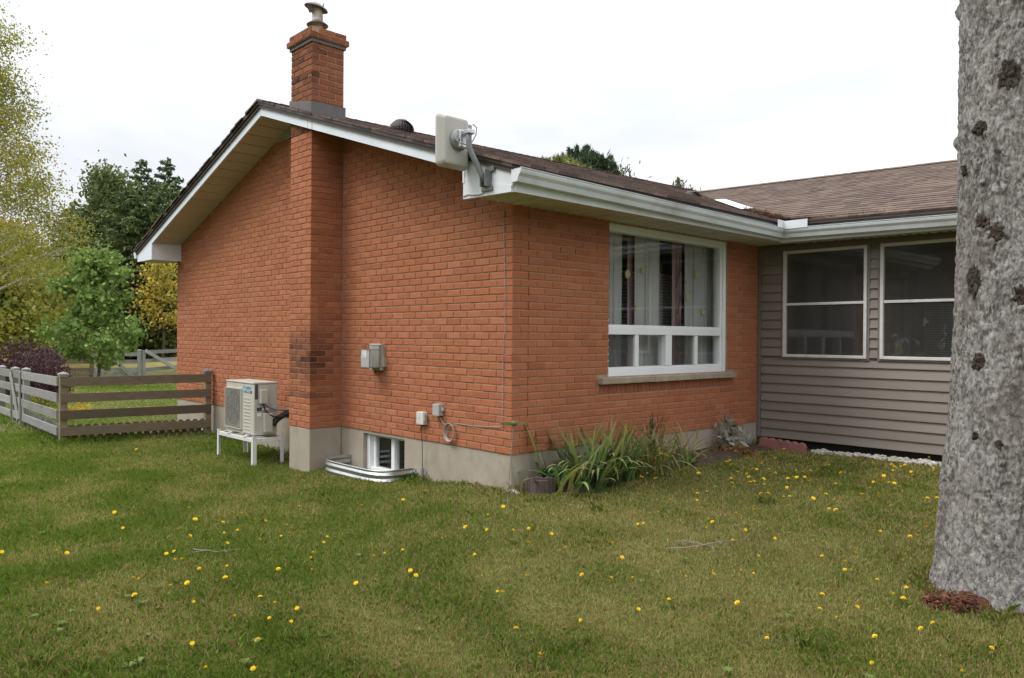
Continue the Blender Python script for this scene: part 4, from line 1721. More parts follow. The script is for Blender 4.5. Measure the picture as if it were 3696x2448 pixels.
# ---- heat pump and its stand
st = thing('heat_pump_stand', 'white metal stand under the heat pump beside the chimney', 'stand', (-4.02, -.52, -.47))
X0, X1, Y0, Y1, ZT = -4.53, -3.53, -.715, -.335, -.158
for x, y in ((X0, Y0), (X1, Y0), (X0, Y1), (X1, Y1)):
    g = float(gz(x, y))
    mb = MB()
    sx, sy = (1 if x == X0 else -1), (1 if y == Y0 else -1)
    top = ZT + .025
    mb.box((min(x, x + sx * .045), min(y, y + sy * .005), g - .05), (max(x, x + sx * .045), max(y, y + sy * .005), top))
    mb.box((min(x, x + sx * .005), min(y + sy * .0052, y + sy * .045), g - .05), (max(x, x + sx * .005), max(y + sy * .0052, y + sy * .045), top))
    part('leg', mb, 'rack', st)
for a, b in (((X0 + .006, Y0 + .006, ZT - .045), (X1 - .006, Y0 + .040, ZT)), ((X0 + .006, Y1 - .040, ZT - .045), (X1 - .006, Y1 - .006, ZT)),
             ((X0 + .006, Y0 + .041, ZT - .044), (X0 + .040, Y1 - .041, ZT - .001)), ((X1 - .040, Y0 + .041, ZT - .044), (X1 - .006, Y1 - .041, ZT - .001))):
    mb = MB()
    mb.bbox(a, b, .003)
    part('rail', mb, 'rack', st)
for x in (-4.20, -3.76):
    mb = MB()
    mb.bbox((x - .03, Y0 + .0, ZT + .001), (x + .03, Y1 + .01, ZT + .018), .003)
    part('cross_rail', mb, 'rack', st)

hp = thing('heat_pump', 'beige heat pump outdoor unit on the white stand', 'heat pump', (-3.98, -.53, -.14))
hx0, hx1, hy0, hy1, hz0, hz1 = -4.365, -3.600, -.672, -.385, -.132, .482
mb = MB()
mb.bbox((hx0, hy0, hz0), (hx1, hy1, hz1 - .022), .012)
case = part('case', mb, 'hp_case', hp)
mb = MB()
mb.bbox((hx0 - .006, hy0 - .008, hz1 - .021), (hx1 + .006, hy1 + .006, hz1), .008)
part('lid', mb, 'hp_case', hp)
for x in (-4.20, -3.76):
    mb = MB()
    mb.bbox((x - .04, hy0 - .02, hz0 - .008), (x + .04, hy1 + .02, hz0 - .0005), .002)
    part('foot', mb, 'hp_case', hp)
# fan opening
fcx, fcz, fr = -4.145, .155, .205
mb = MB()
mb.tube([(fcx, hy0 - .003, fcz), (fcx, hy0 + .004, fcz)], fr, 36)
part('fan_opening', mb, 'hp_dark', hp)
gr = MB()
gx0, gx1, gz0, gz1 = hx0 + .012, -3.925, -.075, .385
for z in np.arange(gz0 + .012, gz1, .0155):
    gr.box((gx0, hy0 - .020, z), (gx1, hy0 - .017, z + .0045))
for x in np.arange(gx0, gx1 + .001, (gx1 - gx0) / 9):
    gr.box((x - .002, hy0 - .0165, gz0), (x + .002, hy0 - .006, gz1))
part('fan_grille', gr, 'grille', hp, fix=False)
mb = MB()
for a, b in (((gx0 - .01, hy0 - .021, gz1), (gx1 + .01, hy0 + .002, gz1 + .012)), ((gx0 - .01, hy0 - .021, gz0 - .012), (gx1 + .01, hy0 + .002, gz0)), ((gx1, hy0 - .0205, gz0), (gx1 + .0102, hy0 + .002, gz1)), ((gx0 - .0102, hy0 - .0205, gz0), (gx0, hy0 + .002, gz1))):
    mb.box(a, b)
part('grille_frame', mb, 'hp_case', hp)
mb = MB()
for a in range(5):
    an_ = a * 2 * math.pi / 5
    c, s_ = math.cos(an_), math.sin(an_)
    mb.prism([(fcx + .03 * c, hy0 - .0045, fcz + .03 * s_), (fcx + .17 * c - .05 * s_, hy0 - .0045, fcz + .17 * s_ + .05 * c), (fcx + .17 * c + .05 * s_, hy0 - .0045, fcz + .17 * s_ - .05 * c)], (0, .001, 0))
part('fan_blade', mb, 'grey_pvc', hp)
for i in range(11):
    mb = MB()
    zz = .29 - i * .04
    mb.bbox((-3.875 + (0 if i < 5 else .01), hy0 - .006, zz - .004), (-3.70, hy0 + .004, zz + .004), .003)
    part('rib', mb, 'hp_case', hp)


def text_mesh(txt, size, mt, m, parent, name, ext=.0008):
    cu = bpy.data.curves.new('t', 'FONT')
    cu.body = txt
    cu.size = size
    cu.extrude = ext
    cu.resolution_u = 2
    ob = bpy.data.objects.new('t', cu)
    COL.objects.link(ob)
    dg = bpy.context.evaluated_depsgraph_get()
    me = bpy.data.meshes.new_from_object(ob.evaluated_get(dg))
    bpy.data.objects.remove(ob)
    me.transform(mt)
    me.materials.clear()
    return link(name, me, m, parent)


face_front = lambda x, y, z: Matrix.Translation((x, y, z)) @ Matrix.Rotation(math.pi / 2, 4, 'X')
text_mesh('DAIKIN', .048, face_front(-3.835, hy0 - .002, .395), 'blue', hp, 'logo_text')
mb = MB()
mb.prism([(-3.885, hy0 - .002, .395), (-3.845, hy0 - .002, .43), (-3.885, hy0 - .002, .43)], (0, .003, 0))
part('logo_mark', mb, 'blue', hp)
mb = MB()
mb.box((-3.885, hy0 - .002, .352), (-3.80, hy0 + .001, .380))
part('badge', mb, 'teal', hp)
mb = MB()
mb.box((-3.799, hy0 - .002, .352), (-3.655, hy0 + .001, .380))
part('badge', mb, 'sticker_dark', hp)
text_mesh('INVERTER', .022, face_front(-3.785, hy0 - .0035, .358), 'sticker', hp, 'badge_text')
# right side: covers, labels, handle
for nm, a, b, m in (('terminal_cover', (hx1 - .002, -.615, .235), (hx1 + .055, -.525, .40), 'hp_case'), ('valve_cover', (hx1 - .002, -.570, -.10), (hx1 + .06, -.470, .125), 'hp_case'), ('handle', (hx1 - .002, -.580, .15), (hx1 + .035, -.485, .185), 'hp_case')):
    mb = MB()
    mb.bbox(a, b, .012)
    part(nm, mb, m, hp)
for a, b, m in (((hx1, -.662, .285), (hx1 + .0015, -.625, .455), 'sticker_dark'), ((hx1, -.640, .14), (hx1 + .0015, -.575, .27), 'pale_grey'), ((hx1 + .0016, -.640, .15), (hx1 + .003, -.575, .19), 'sticker_dark'), ((hx1, -.635, .09), (hx1 + .0015, -.585, .125), 'sticker')):
    mb = MB()
    mb.box(a, b)
    part('label', mb, m, hp)
mb = MB()
mb.box((hx1 + .0, hy1 - .075, hz0 + .05), (hx1 + .0025, hy1 - .07, hz1 - .04))
mb.box((hx1 + .0, hy1 - .035, hz0 + .05), (hx1 + .0025, hy1 - .03, hz1 - .04))
part('side_crease', mb, 'hp_case', hp)


def bez(p0, p1, p2, p3, n=14):
    p0, p1, p2, p3 = map(Vector, (p0, p1, p2, p3))
    return [p0 * (1 - t) ** 3 + p1 * 3 * t * (1 - t) ** 2 + p2 * 3 * t * t * (1 - t) + p3 * t ** 3 for t in [i / n for i in range(n + 1)]]


mb = MB()
mb.tube(bez((hx1 + .03, -.45, -.02), (hx1 + .02, -.40, .10), (-3.50, -.20, .155), (-3.36, -.03, .16)), .034, 10)
part('refrigerant_line', mb, 'black', hp, smooth=True)
mb = MB()
mb.tube(bez((hx1 + .03, -.575, .235), (hx1 + .06, -.56, .08), (hx1 + .05, -.42, .02), (-3.45, -.12, .12)), .008, 8)
part('control_cable', mb, 'black', hp, smooth=True)
mb = MB()
mb.tube(bez((hx1 + .035, -.545, .235), (hx1 + .06, -.48, .14), (-3.60, -.30, .13), (-3.30, -.02, .20)), .014, 10)
part('grey_conduit', mb, 'grey_pvc', hp, smooth=True)

# ---- clear vent hood on the gable wall
vh = thing('vent_hood', 'grey wall vent with a clear plastic hood on the gable wall', 'vent', (-2.05, -.09, .66))
mb = MB()
mb.bbox((-2.175, -.048, .665), (-1.955, .006, .945), .006)
part('base_plate', mb, 'pale_grey', vh)
mb = MB()
mb.bbox((-1.9545, -.04, .70), (-1.915, .004, .80), .004)
part('side_tab', mb, 'sill', vh)
mb = MB()
mb.box((-2.125, -.182, .700), (-1.962, -.178, .880))
part('front_plate', mb, 'pale_grey', vh)
mb = MB()
mb.poly([(-1.961, -.178, .702), (-1.961, -.05, .702), (-1.961, -.05, .880), (-1.961, -.178, .880)])
mb.poly([(-2.126, -.178, .702), (-2.126, -.05, .702), (-2.126, -.05, .880), (-2.126, -.178, .880)])
mb.poly([(-2.126, -.178, .93), (-1.961, -.178, .93), (-1.961, -.05, .93), (-2.126, -.05, .93)])
mb.poly([(-2.126, -.1785, .881), (-1.961, -.1785, .881), (-1.961, -.1785, .93), (-2.126, -.1785, .93)])
part('clear_cover', mb, 'clear_plastic', vh, fix=False)
mb = MB()
for a, b in (((-1.967, -.186, .698), (-1.958, -.176, .882)), ((-2.13, -.186, .878), (-1.958, -.176, .886)), ((-1.967, -.176, .878), (-1.958, -.05, .886)), ((-1.967, -.176, .926), (-1.958, -.05, .932)), ((-1.967, -.064, .70), (-1.956, -.049, .93)), ((-2.13, -.176, .694), (-1.958, -.05, .700))):
    mb.box(a, b)
part('cover_edge', mb, 'grey_pvc', vh)
mb = MB()
mb.box((-2.10, -.1845, .80), (-2.02, -.1825, .875))
part('sticker', mb, 'sticker', vh)
mb = MB()
for i in range(5):
    mb.box((-2.095, -.1858, .808 + i * .013), (-2.028 - .01 * (i % 3), -.1848, .813 + i * .013))
part('sticker_print', mb, 'pale_grey', vh)

# ---- utility boxes and cable
ub = thing('utility_box', 'white cable box low on the gable wall above the buried tube', 'utility box', (-1.25, -.03, .16))
mb = MB()
mb.bbox((-1.322, -.052, .158), (-1.205, .004, .282), .008)
part('cover', mb, 'pale_plastic', ub)
mb = MB()
mb.bbox((-1.2045, -.046, .19), (-1.190, -.01, .26), .003)
part('latch', mb, 'pale_grey', ub)
mb = MB()
mb.tube([(-1.268, -.054, .222), (-1.268, -.0515, .222)], .006, 8)
part('screw', mb, 'arm', ub)
mb = MB()
mb.tube([(-1.262, -.03, .158), (-1.258, -.028, .05), (-1.252, -.026, -.03), (-1.246, -.025, -.28)], .004, 6)
part('drop_wire', mb, 'black', ub)
gtube = float(gz(-1.24, -.05))
mb = MB()
mb.tube([(-1.245, -.026, -.27), (-1.250, -.034, gtube - .1)], .018, 10)
part('riser_tube', mb, 'grey_pvc', ub)
ub = thing('utility_box', 'grey cable box beside the coiled cable on the gable wall', 'utility box', (-.98, -.03, .26))
mb = MB()
mb.bbox((-1.052, -.058, .264), (-.952, .004, .378), .008)
part('cover', mb, 'pale_grey', ub)
mb = MB()
mb.bbox((-.9515, -.03, .31), (-.925, -.004, .345), .003)
part('latch', mb, 'pale_grey', ub)
mb = MB()
mb.tube([(-1.0, -.03, .264), (-.998, -.03, .225)], .006, 6)
part('gland', mb, 'arm', ub)
cb = thing('coax_cable', 'thin grey cable with a coiled loop running up the gable corner', 'cable', (-.11, -.01, .2))
mb = MB()
path = [(-.985, -.02, .264), (-.95, -.02, .215), (-.885, -.02, .183), (-.80, -.018, .198), (-.70, -.014, .212), (-.52, -.012, .207), (-.3, -.011, .222), (-.125, -.012, .232)]
mb.tube(path, .0035, 6)
mb.tube([(-.108, -.010, .232), (-.104, -.010, .7), (-.100, -.010, 1.0), (-.082, -.010, 1.05), (-.082, -.010, 1.33), (-.092, -.010, 1.7), (-.118, -.010, 2.17)], .003, 6)
part('run', mb, 'cable', cb)
mb = MB()
for j in range(4):
    mb.tube([(-.825 + (.064 + .004 * j) * math.cos(a), -.018 - .006 * j, .120 + (.078 + .003 * j) * math.sin(a)) for a in np.linspace(0, 2 * math.pi, 26, endpoint=False)], .0048, 6, closed=True)
part('coil', mb, 'cable', cb)

# ---- corrugated window well
ww = thing('window_well', 'corrugated galvanised steel window well before the basement window', 'window well', (-1.95, -.25, -.45))
mb = MB()
path = []
WX0, WX1, WD = -2.62, -1.44, .40
for i in range(41):
    t = i / 40
    a = math.pi * (1 - t)
    ex = .42
    cx_ = abs(math.cos(a)) ** ex * (1 if math.cos(a) > 0 else -1)
    sy_ = abs(math.sin(a)) ** ex
    path.append(((WX0 + WX1) / 2 + (WX1 - WX0) / 2 * cx_, .0 - WD * sy_))
zs = [-.75 + .0125 * j for j in range(37)]


def wofs(z):
    return .012 * math.sin((z + .30) / .062 * 2 * math.pi)


n = len(path)
for z in zs:
    o = wofs(z)
    for i, (x, y) in enumerate(path):
        a, b = path[max(0, i - 1)], path[min(n - 1, i + 1)]
        t = Vector((b[0] - a[0], b[1] - a[1])).normalized()
        mb.v.append((x + t.y * o, y - t.x * o, z))
for j in range(len(zs) - 1):
    for i in range(n - 1):
        mb.face((j * n + i, j * n + i + 1, (j + 1) * n + i + 1, (j + 1) * n + i))
part('shell', mb, 'galv', ww, smooth=True, fix=False)
mb = MB()
mb.tube([(x, y, zs[-1]) for x, y in path], .007, 6)
part('rim', mb, 'galv', ww)
for x in (WX0 - .04, WX1):
    mb = MB()
    mb.box((x, -.004, -.7), (x + .04, .010, zs[-1]))
    part('flange', mb, 'galv', ww)

# ---- fence
random.seed(5)


def board(mb, p, q, w_, th, up=Vector((0, 0, 1))):
    """board from p to q (centre line of face), width w_ vertical, thickness th"""
    p, q = Vector(p), Vector(q)
    d = (q - p).normalized()
    nrm = d.cross(up).normalized()
    u = nrm.cross(d).normalized()
    c = [p + u * w_ / 2, q + u * w_ / 2, q - u * w_ / 2, p - u * w_ / 2]
    mb.prism([x + nrm * th / 2 for x in c], nrm * -th)


def post(parent, x, y, top, m, s=.088, cap='grey_cap', bot=None, capm=None):
    g = float(gz(x, y)) if bot is None else bot
    mb = MB()
    mb.cur = random.random()
    mb.bbox((x - s / 2, y - s / 2, g - .3), (x + s / 2, y + s / 2, top - .055), .006)
    po = part('post', mb, m, parent)
    mb = MB()
    mb.cur = .9
    e = s / 2 + .014
    mb.box((x - e + .006, y - e + .006, top - .0545), (x + e - .006, y + e - .006, top - .034))
    mb.box((x - e, y - e, top - .0338), (x + e, y + e, top - .014))
    n = len(mb.v)
    mb.v += [(x - e, y - e, top - .0138), (x + e, y - e, top - .0138), (x + e, y + e, top - .0138), (x - e, y + e, top - .0138), (x, y, top + .012)]
    for q in ((0, 1, 4), (1, 2, 4), (2, 3, 4), (3, 0, 4)):
        mb.face([n + i for i in q])
    part('post_cap', mb, capm or m, po)
    return po


RZ = [(.325, .444), (.107, .225), (-.120, .0), (-.337, -.225)]
fa = thing('rail_fence', 'brown four rail fence section with lattice running to the gable wall', 'fence', (-6.58, -1.0, -.45))
PA, PB = (-6.755, -1.885), (-6.415, -.085)
post(fa, *PA, .507, 'wood_post', bot=-.47, capm='wood_grey')
post(fa, *PB, .515, 'wood_post', bot=-.45, capm='arm')
dirv = Vector((PB[0] - PA[0], PB[1] - PA[1], 0)).normalized()
nv = Vector((dirv.y, -dirv.x, 0))
for z0, z1 in RZ:
    mb = MB()
    mb.cur = random.random()
    a = Vector((PA[0], PA[1], (z0 + z1) / 2)) + nv * .058 + dirv * (-.035 + random.uniform(-.01, .012))
    b = Vector((PB[0], PB[1], (z0 + z1) / 2 + .012)) + nv * .058 + dirv * .045
    board(mb, a, b, z1 - z0, .024)
    part('rail', mb, 'wood_brown', fa)


def lattice(parent, P, Q, z0, z1, off, m):
    P, Q = Vector((P[0], P[1], 0)), Vector((Q[0], Q[1], 0))
    d = (Q - P)
    ln = d.length
    d.normalize()
    nn_ = Vector((d.y, -d.x, 0))
    h = z1 - z0
    for s, o in ((1, off), (-1, off - .008)):
        t = -h
        while t < ln:
            t0, t1 = t, t + h
            za, zb = (z0, z1) if s == 1 else (z1, z0)
            c0, c1 = max(0, t0), min(ln, t1)
            if c1 - c0 > .02:
                fa_, fb_ = (c0 - t0) / h, (c1 - t0) / h
                mb = MB()
                mb.cur = random.random()
                board(mb, P + d * c0 + nn_ * o + Vector((0, 0, za + (zb - za) * fa_)), P + d * c1 + nn_ * o + Vector((0, 0, za + (zb - za) * fb_)), .036, .006)
                part('lattice_slat', mb, m, parent)
            t += .098


lattice(fa, PA, PB, -.50, -.205, .0, 'wood_brown')

fs = thing('rail_fence', 'silvered four rail fence section with lattice behind the corner post', 'fence', (-8.1, -1.83, -.45))
GP1, GP0, GPX = (-9.40, -1.79), (-10.21, -1.79), (-11.5, -1.76)
for z0, z1 in RZ:
    mb = MB()
    mb.cur = random.random()
    board(mb, (PA[0] - .045, PA[1] - .058, (z0 + z1) / 2 + .004), (GP1[0] + .02, GP1[1] - .058, (z0 + z1) / 2 - .02), z1 - z0, .024)
    part('rail', mb, 'wood_grey', fs)
lattice(fs, (PA[0] - .04, PA[1]), (GP1[0] + .05, GP1[1]), -.50, -.20, .0, 'wood_grey')
post(fs, *GP1, .475, 'wood_grey', bot=-.47)
ga = thing('fence_gate', 'narrow silvered fence gate with a diagonal brace', 'gate', (-9.8, -1.79, -.45))
for z0, z1 in RZ:
    mb = MB()
    mb.cur = random.random()
    board(mb, (GP1[0] - .07, GP1[1] - .05, (z0 + z1) / 2 - .02), (GP0[0] + .07, GP0[1] - .05, (z0 + z1) / 2 - .02), z1 - z0, .024)
    part('rail', mb, 'wood_grey', ga)
for x in (GP1[0] - .09, GP0[0] + .09):
    mb = MB()
    mb.cur = random.random()
    mb.bbox((x - .03, GP1[1] - .082, -.43), (x + .03, GP1[1] - .0635, .42), .004)
    part('stile', mb, 'wood_grey', ga)
mb = MB()
mb.cur = .8
board(mb, (GP0[0] + .10, GP0[1] - .093, .36), (GP1[0] - .10, GP1[1] - .093, -.36), .085, .02)
part('brace', mb, 'wood_grey', ga)
mb = MB()
mb.tube([(GP1[0] + .06, GP1[1] - .075, -.47), (GP1[0] + .06, GP1[1] - .075, -.1)], .008, 6)
part('drop_bolt', mb, 'arm', ga)
fx = thing('rail_fence', 'silvered rail fence continuing past the gate out of the picture', 'fence', (-10.8, -1.78, -.45))
post(fx, *GP0, .462, 'wood_grey', bot=-.48)
post(fx, -11.35, -1.78, .45, 'wood_grey', bot=-.48)
post(fx, -13.7, -1.76, .45, 'wood_grey', bot=-.48)
for z0, z1 in RZ:
    mb = MB()
    mb.cur = random.random()
    board(mb, (GP0[0] - .02, GP0[1] - .058, (z0 + z1) / 2 - .025), (-14.0, GP0[1] - .03, (z0 + z1) / 2 - .04), z1 - z0, .024)
    part('rail', mb, 'wood_grey', fx)

# ---- back fence far behind; darker wood at the left paints in its shade
bf = thing('back_fence', 'rail fence, left part toned dark for shade, across the back of the yard behind the maple', 'fence', tuple(at(200, 868, 27)))


def bpt(px, d, z):
    p = at(px, 850, d)
    return Vector((p[0], p[1], z))


ZB = -.52
back = [(60, 25.5), (120, 26), (212, 26.5), (322, 27)]
for i, (px, d) in enumerate(back):
    p = bpt(px, d, 0)
    post(bf, p.x, p.y, ZB + 1.02, 'wood_brown' if px < 300 else 'wood_grey', s=.11, bot=ZB)
for i in range(len(back) - 1):
    for zc in (.86, .60, .33):
        mb = MB()
        mb.cur = random.random()
        board(mb, bpt(*back[i], ZB + zc), bpt(*back[i + 1], ZB + zc), .13, .03)
        part('rail', mb, 'wood_brown' if i < 2 else 'wood_grey', bf)  # left rails take the brown wood, shade put into the colour
    lattice(bf, bpt(*back[i], 0)[:2], bpt(*back[i + 1], 0)[:2], ZB - .05, ZB + .26, .03, 'wood_brown' if i < 2 else 'wood_grey')
bg_ = thing('farm_gate', 'weathered grey plank gate with diagonal braces beside the house corner', 'gate', tuple(bpt(370, 28, ZB)))
for zc in (.93, .62, .31):
    mb = MB()
    mb.cur = random.random()
    board(mb, bpt(334, 27.1, ZB + zc), bpt(460, 31.5, ZB + zc + .02), .13, .03)
    part('rail', mb, 'wood_grey', bg_)
mb = MB()
mb.cur = .9
board(mb, bpt(337, 27.0, ZB + .98), bpt(420, 29.5, ZB + .12), .13, .03)
part('brace', mb, 'wood_grey', bg_)
p = bpt(332, 27.05, 0)
mb = MB()
mb.bbox((p.x - .05, p.y - .05, ZB - .1), (p.x + .05, p.y + .05, ZB + 1.0), .005)
part('stile', mb, 'wood_grey', bg_)
mb = MB()
mb.cur = .6
board(mb, bpt(262, 26.6, ZB + .66), bpt(312, 26.85, ZB + .05), .13, .03)
part('brace', mb, 'wood_grey', bf)

# ---- small things by the flower bed
g0 = float(gz(.16, .30))
lg = thing('log_edging', 'short dark log standing at the corner of the flower bed', 'log', (.12, .30, g0))
mb = MB()
segs = 20
lp = on_ground(1230, 1104)
lc = Vector((.16, .20, float(gz(.16, .20))))
for i in range(9):
    x = lc.x - .0
    an0 = i / 9
    mbp = MB()
    px_ = lc + Vector((_r[0], _r[1], 0)) * ((i - 4) * .030) + Vector((-_fw[0], -_fw[1], 0)) * (.05 * math.cos((i - 4) / 4.6 * 1.5))
    h = .135 + random.uniform(-.012, .012)
    mbp.tube([(px_.x, px_.y, lc.z - .1), (px_.x, px_.y, lc.z + h)], .022, 8)
    part('stave', mbp, 'log', lg)
mb = MB()
mb.tube([(lc.x, lc.y, lc.z - .1), (lc.x, lc.y, lc.z + .12)], .10, 16)
part('core', mb, 'log', lg)

sp = on_ground(1187, 1140)
bm = bmesh.new()
bmesh.ops.create_icosphere(bm, subdivisions=3, radius=1)
for v in bm.verts:
    k = .8 + .4 * float(fbm([v.co.x * 1.6 + 3], [v.co.y * 1.6], [v.co.z * 1.6], 3)[0])
    v.co = Vector((v.co.x * .075 * k, v.co.y * .06 * k, v.co.z * .035 * k)) + Vector(sp)
me = bpy.data.meshes.new('stone')
bm.to_mesh(me)
bm.free()
tag(link('stone', me, 'stone'), 'pale flat stone in the grass at the house corner', 'stone')

sk_ = thing('garden_stake', 'thin garden stake with a small green tin ornament at the house corner', 'garden ornament', (.28, .02, -.34))
q0 = at(1172, 1060, 6.05)
q1 = at(1186, 990, 6.05)
mb = MB()
mb.tube([(q0[0], q0[1], float(gz(q0[0], q0[1])) - .05), tuple(q1)], .0045, 6)
part('stake', mb, 'stick', sk_)
bm = bmesh.new()
bmesh.ops.create_icosphere(bm, subdivisions=2, radius=1)
rr, uu = Vector(_r), Vector((0, 0, 1))
cc = Vector(at(1188, 979, 6.05))
for v in bm.verts:
    v.co = cc + rr * v.co.x * .030 + uu * v.co.z * .022 + Vector(_fw) * v.co.y * .015
for k in range(3):
    pass
me = bpy.data.meshes.new('ornament')
bm.to_mesh(me)
bm.free()
link('ornament', me, 'green_metal', sk_)
mb = MB()
mb.prism([cc + rr * -.02 + uu * .012, cc + rr * -.105 + uu * .004, cc + rr * -.105 + uu * -.010, cc + rr * -.02 + uu * -.016], Vector(_fw) * .008)
mb.tube([cc + rr * .02, cc + rr * .12 + uu * .003], .004, 5)
part('tail', mb, 'green_metal', sk_)

ed = thing('edging_block', 'scalloped red concrete garden edging below the sunroom corner', 'edging', (.5, 3.9, -.26))
for i in range(6):
    mb = MB()
    x0 = .195 + i * .099
    yb_ = 3.90 - i * .012
    zt = -.150 + .026 * 0
    prof = [(x0 + .001, -.40), (x0 + .097, -.40), (x0 + .097, zt - .035)]
    for k in range(1, 8):
        a = math.pi * k / 8
        prof.append((x0 + .049 + .048 * math.cos(a), zt - .035 + .042 * math.sin(a)))
    prof.append((x0 + .001, zt - .035))
    tl = -.003 * i
    mb.prism([(a, yb_, b + tl) for a, b in prof], (0, .055, 0))
    part('scallop', mb, 'red_block', ed)

# gravel strip along the siding
random.seed(8)
gm = MB()
bm = bmesh.new()
bmesh.ops.create_icosphere(bm, subdivisions=1, radius=1)
iv = [v.co.copy() for v in bm.verts]
bm.verts.index_update()
ifc = [[v.index for v in f.verts] for f in bm.faces]
bm.free()
for i in range(800):
    x = .80 + random.random() * 3.6
    y = 3.98 + random.betavariate(1.5, 1.5) * .26 - .04 * math.sin(x * 2)
    z = float(gz(x, y)) + random.uniform(-.008, .022)
    s = random.uniform(.012, .030)
    gm.cur = random.random()
    n = len(gm.v)
    rot = Matrix.Rotation(random.random() * 6, 3, 'Z')
    jj = [random.uniform(.75, 1.2) for _ in iv]
    gm.v += [tuple(Vector((x, y, z)) + rot @ Vector((v.x * s * k * 1.2, v.y * s * k, v.z * s * .7 * k))) for v, k in zip(iv, jj)]
    for f in ifc:
        gm.face([n + k for k in f])
gv_ = part('gravel', gm, 'gravel', None, kind='stuff', fix=False)
tag(gv_, 'strip of white gravel along the foot of the grey siding', 'gravel')
# bare soil bed along the window wall
sb = MB()
NX, NY = 8, 50
for i in range(NX + 1):
    for j in range(NY + 1):
        y = .30 + (3.95 - .30) * j / NY
        wd = .44 + .07 * math.sin(y * 3.1) + .05 * math.sin(y * 9)
        x = .0 + wd * i / NX
        edge = min(i, NX - i) / NX
        sb.v.append((x, y, float(gz(x, y)) + (.022 if i < NX else -.02) * (1 if 0 < j < NY else -1) + .012 * float(vnoise([x * 14], [y * 14])[0])))
for i in range(NX):
    for j in range(NY):
        a = i * (NY + 1) + j
        sb.face((a, a + NY + 1, a + NY + 2, a + 1))
bed = part('flower_bed', sb, 'soil', None, kind='structure', smooth=True)
bed['label'] = 'bare soil bed along the window wall'
# ================================================================== VEGETATION
# ---- large trunk at the right
TC = np.array([3.573, .714])
prof = [(-.75, .44), (-.50, .402), (-.40, .385), (-.26, .372), (0, .36), (.26, .345), (.465, .324), (.85, .305), (1.25, .292), (1.6, .282), (2.2, .278), (3.0, .275), (4.5, .26), (8.5, .20)]
pz, pr = zip(*prof)
tree = thing('spruce_trunk', 'thick grey knotty tree trunk at the right edge of the lawn', 'tree', (TC[0], TC[1], -.5))
NT, NZ = 300, 560
th = np.linspace(0, 2 * np.pi, NT, endpoint=False)
zz = np.concatenate([np.linspace(-.75, 3.6, 500), np.linspace(3.65, 8.5, 60)])
T, Z = np.meshgrid(th, zz)
R = np.interp(Z, pz, pr)
low = np.clip((.55 - Z) / 1.1, 0, 1)
R = R * (1 + low * .07 * np.cos(3 * T + .7) + low * .06 * np.cos(5 * T + 2.0))
X, Y = np.cos(T), np.sin(T)
R = R + .040 * (fbm(X * 1.6 + 9, Y * 1.6, Z * 1.1, 2, 3) - .5)
wq = 1.2 * fbm(X * 6, Y * 6, Z * 7, 40, 3)
r1 = np.abs(fbm(X * 7.5 + wq, Y * 7.5 + wq, Z * 6.5 + wq, 44, 3) - .5) * 2
r2 = np.abs(fbm(X * 17 + wq, Y * 17, Z * 15 + wq, 48, 3) - .5) * 2
CR = np.clip(np.clip(1 - r1 / .11, 0, 1) + .75 * np.clip(1 - r2 / .13, 0, 1), 0, 1)
CR = CR * np.clip(1.6 * fbm(X * 2.2, Y * 2.2, Z * 2.4, 52, 3) - .25, .15, 1)
R = R - .011 * CR
fl_ = fbm(X * 9 + 3 * vnoise(X * 4, Y * 4, Z * 6, 9), Y * 9, Z * 16, 4, 4)
plate = np.abs(fbm(X * 5.5, Y * 5.5, Z * 9, 14, 3) - .5)
R = R + .018 * (fl_ - .5) + .022 * np.clip(plate, 0, .12)
flake = vnoise(X * 20, Y * 20, Z * 34, 31)
R = R + .012 * np.clip(flake - .5, 0, 1) ** .7
# knots (pixel column/row on the trunk, half width, half height in metres)
KN = [(2333, 172, .040, .062, 1), (2264, 298, .036, .038, 1), (2270, 512, .030, .034, 1), (2304, 538, .030, .040, 1), (2250, 650, .034, .07, 1), (2362, 685, .03, .05, 1),
      (2290, 770, .034, .024, .5), (2262, 838, .030, .040, 1), (2296, 955, .022, .03, .6), (2256, 1008, .02, .022, 1), (2308, 1028, .02, .016, .8), (2330, 1125, .03, .022, .6),
      (2230, 395, .02, .03, .7), (2300, 355, .03, .02, .4), (2340, 590, .024, .02, .4), (2217, 28, .03, .05, -1.6), (2214, 330, .03, .045, -1.4), (2212, 850, .03, .05, -1.0), (2196, 1090, .03, .05, -1.0), (2285, 885, .02, .02, .5), (2320, 820, .022, .018, .4), (2270, 430, .02, .016, .4), (2350, 480, .02, .02, .4)]
knots = []
for px, py, hw, hh, dk in KN:
    d = ray(px, py)
    o2 = CAM[:2] - TC
    rad = .30
    for _ in range(4):
        a = d[0] ** 2 + d[1] ** 2
        b = 2 * (o2 @ d[:2])
        c = o2 @ o2 - rad ** 2
        disc = max(b * b - 4 * a * c, 0)
        t = (-b - math.sqrt(disc)) / (2 * a)
        p = CAM + d * t
        rad = float(np.interp(p[2], pz, pr))
    an_ = math.atan2(p[1] - TC[1], p[0] - TC[0])
    knots.append((an_, p[2], hw, hh, dk, rad))
    da = (np.mod(T - an_ + np.pi, 2 * np.pi) - np.pi) * rad
    q = (da / hw) ** 2 + ((Z - p[2]) / hh) ** 2
    R = R + .007 * dk * np.exp(-(q - 1.8) ** 2 / 1.4) * (.4 + 1.2 * fl_) - .016 * dk * np.exp(-q * .9) * (.5 + fl_)
VX = TC[0] + R * np.cos(T)
VY = TC[1] + R * np.sin(T)
me = bpy.data.meshes.new('trunk')
ii = np.arange(NT * len(zz)).reshape(len(zz), NT)
j2 = np.roll(ii, -1, axis=1)
q = np.stack([ii[:-1], j2[:-1], j2[1:], ii[1:]], -1).reshape(-1, 4)
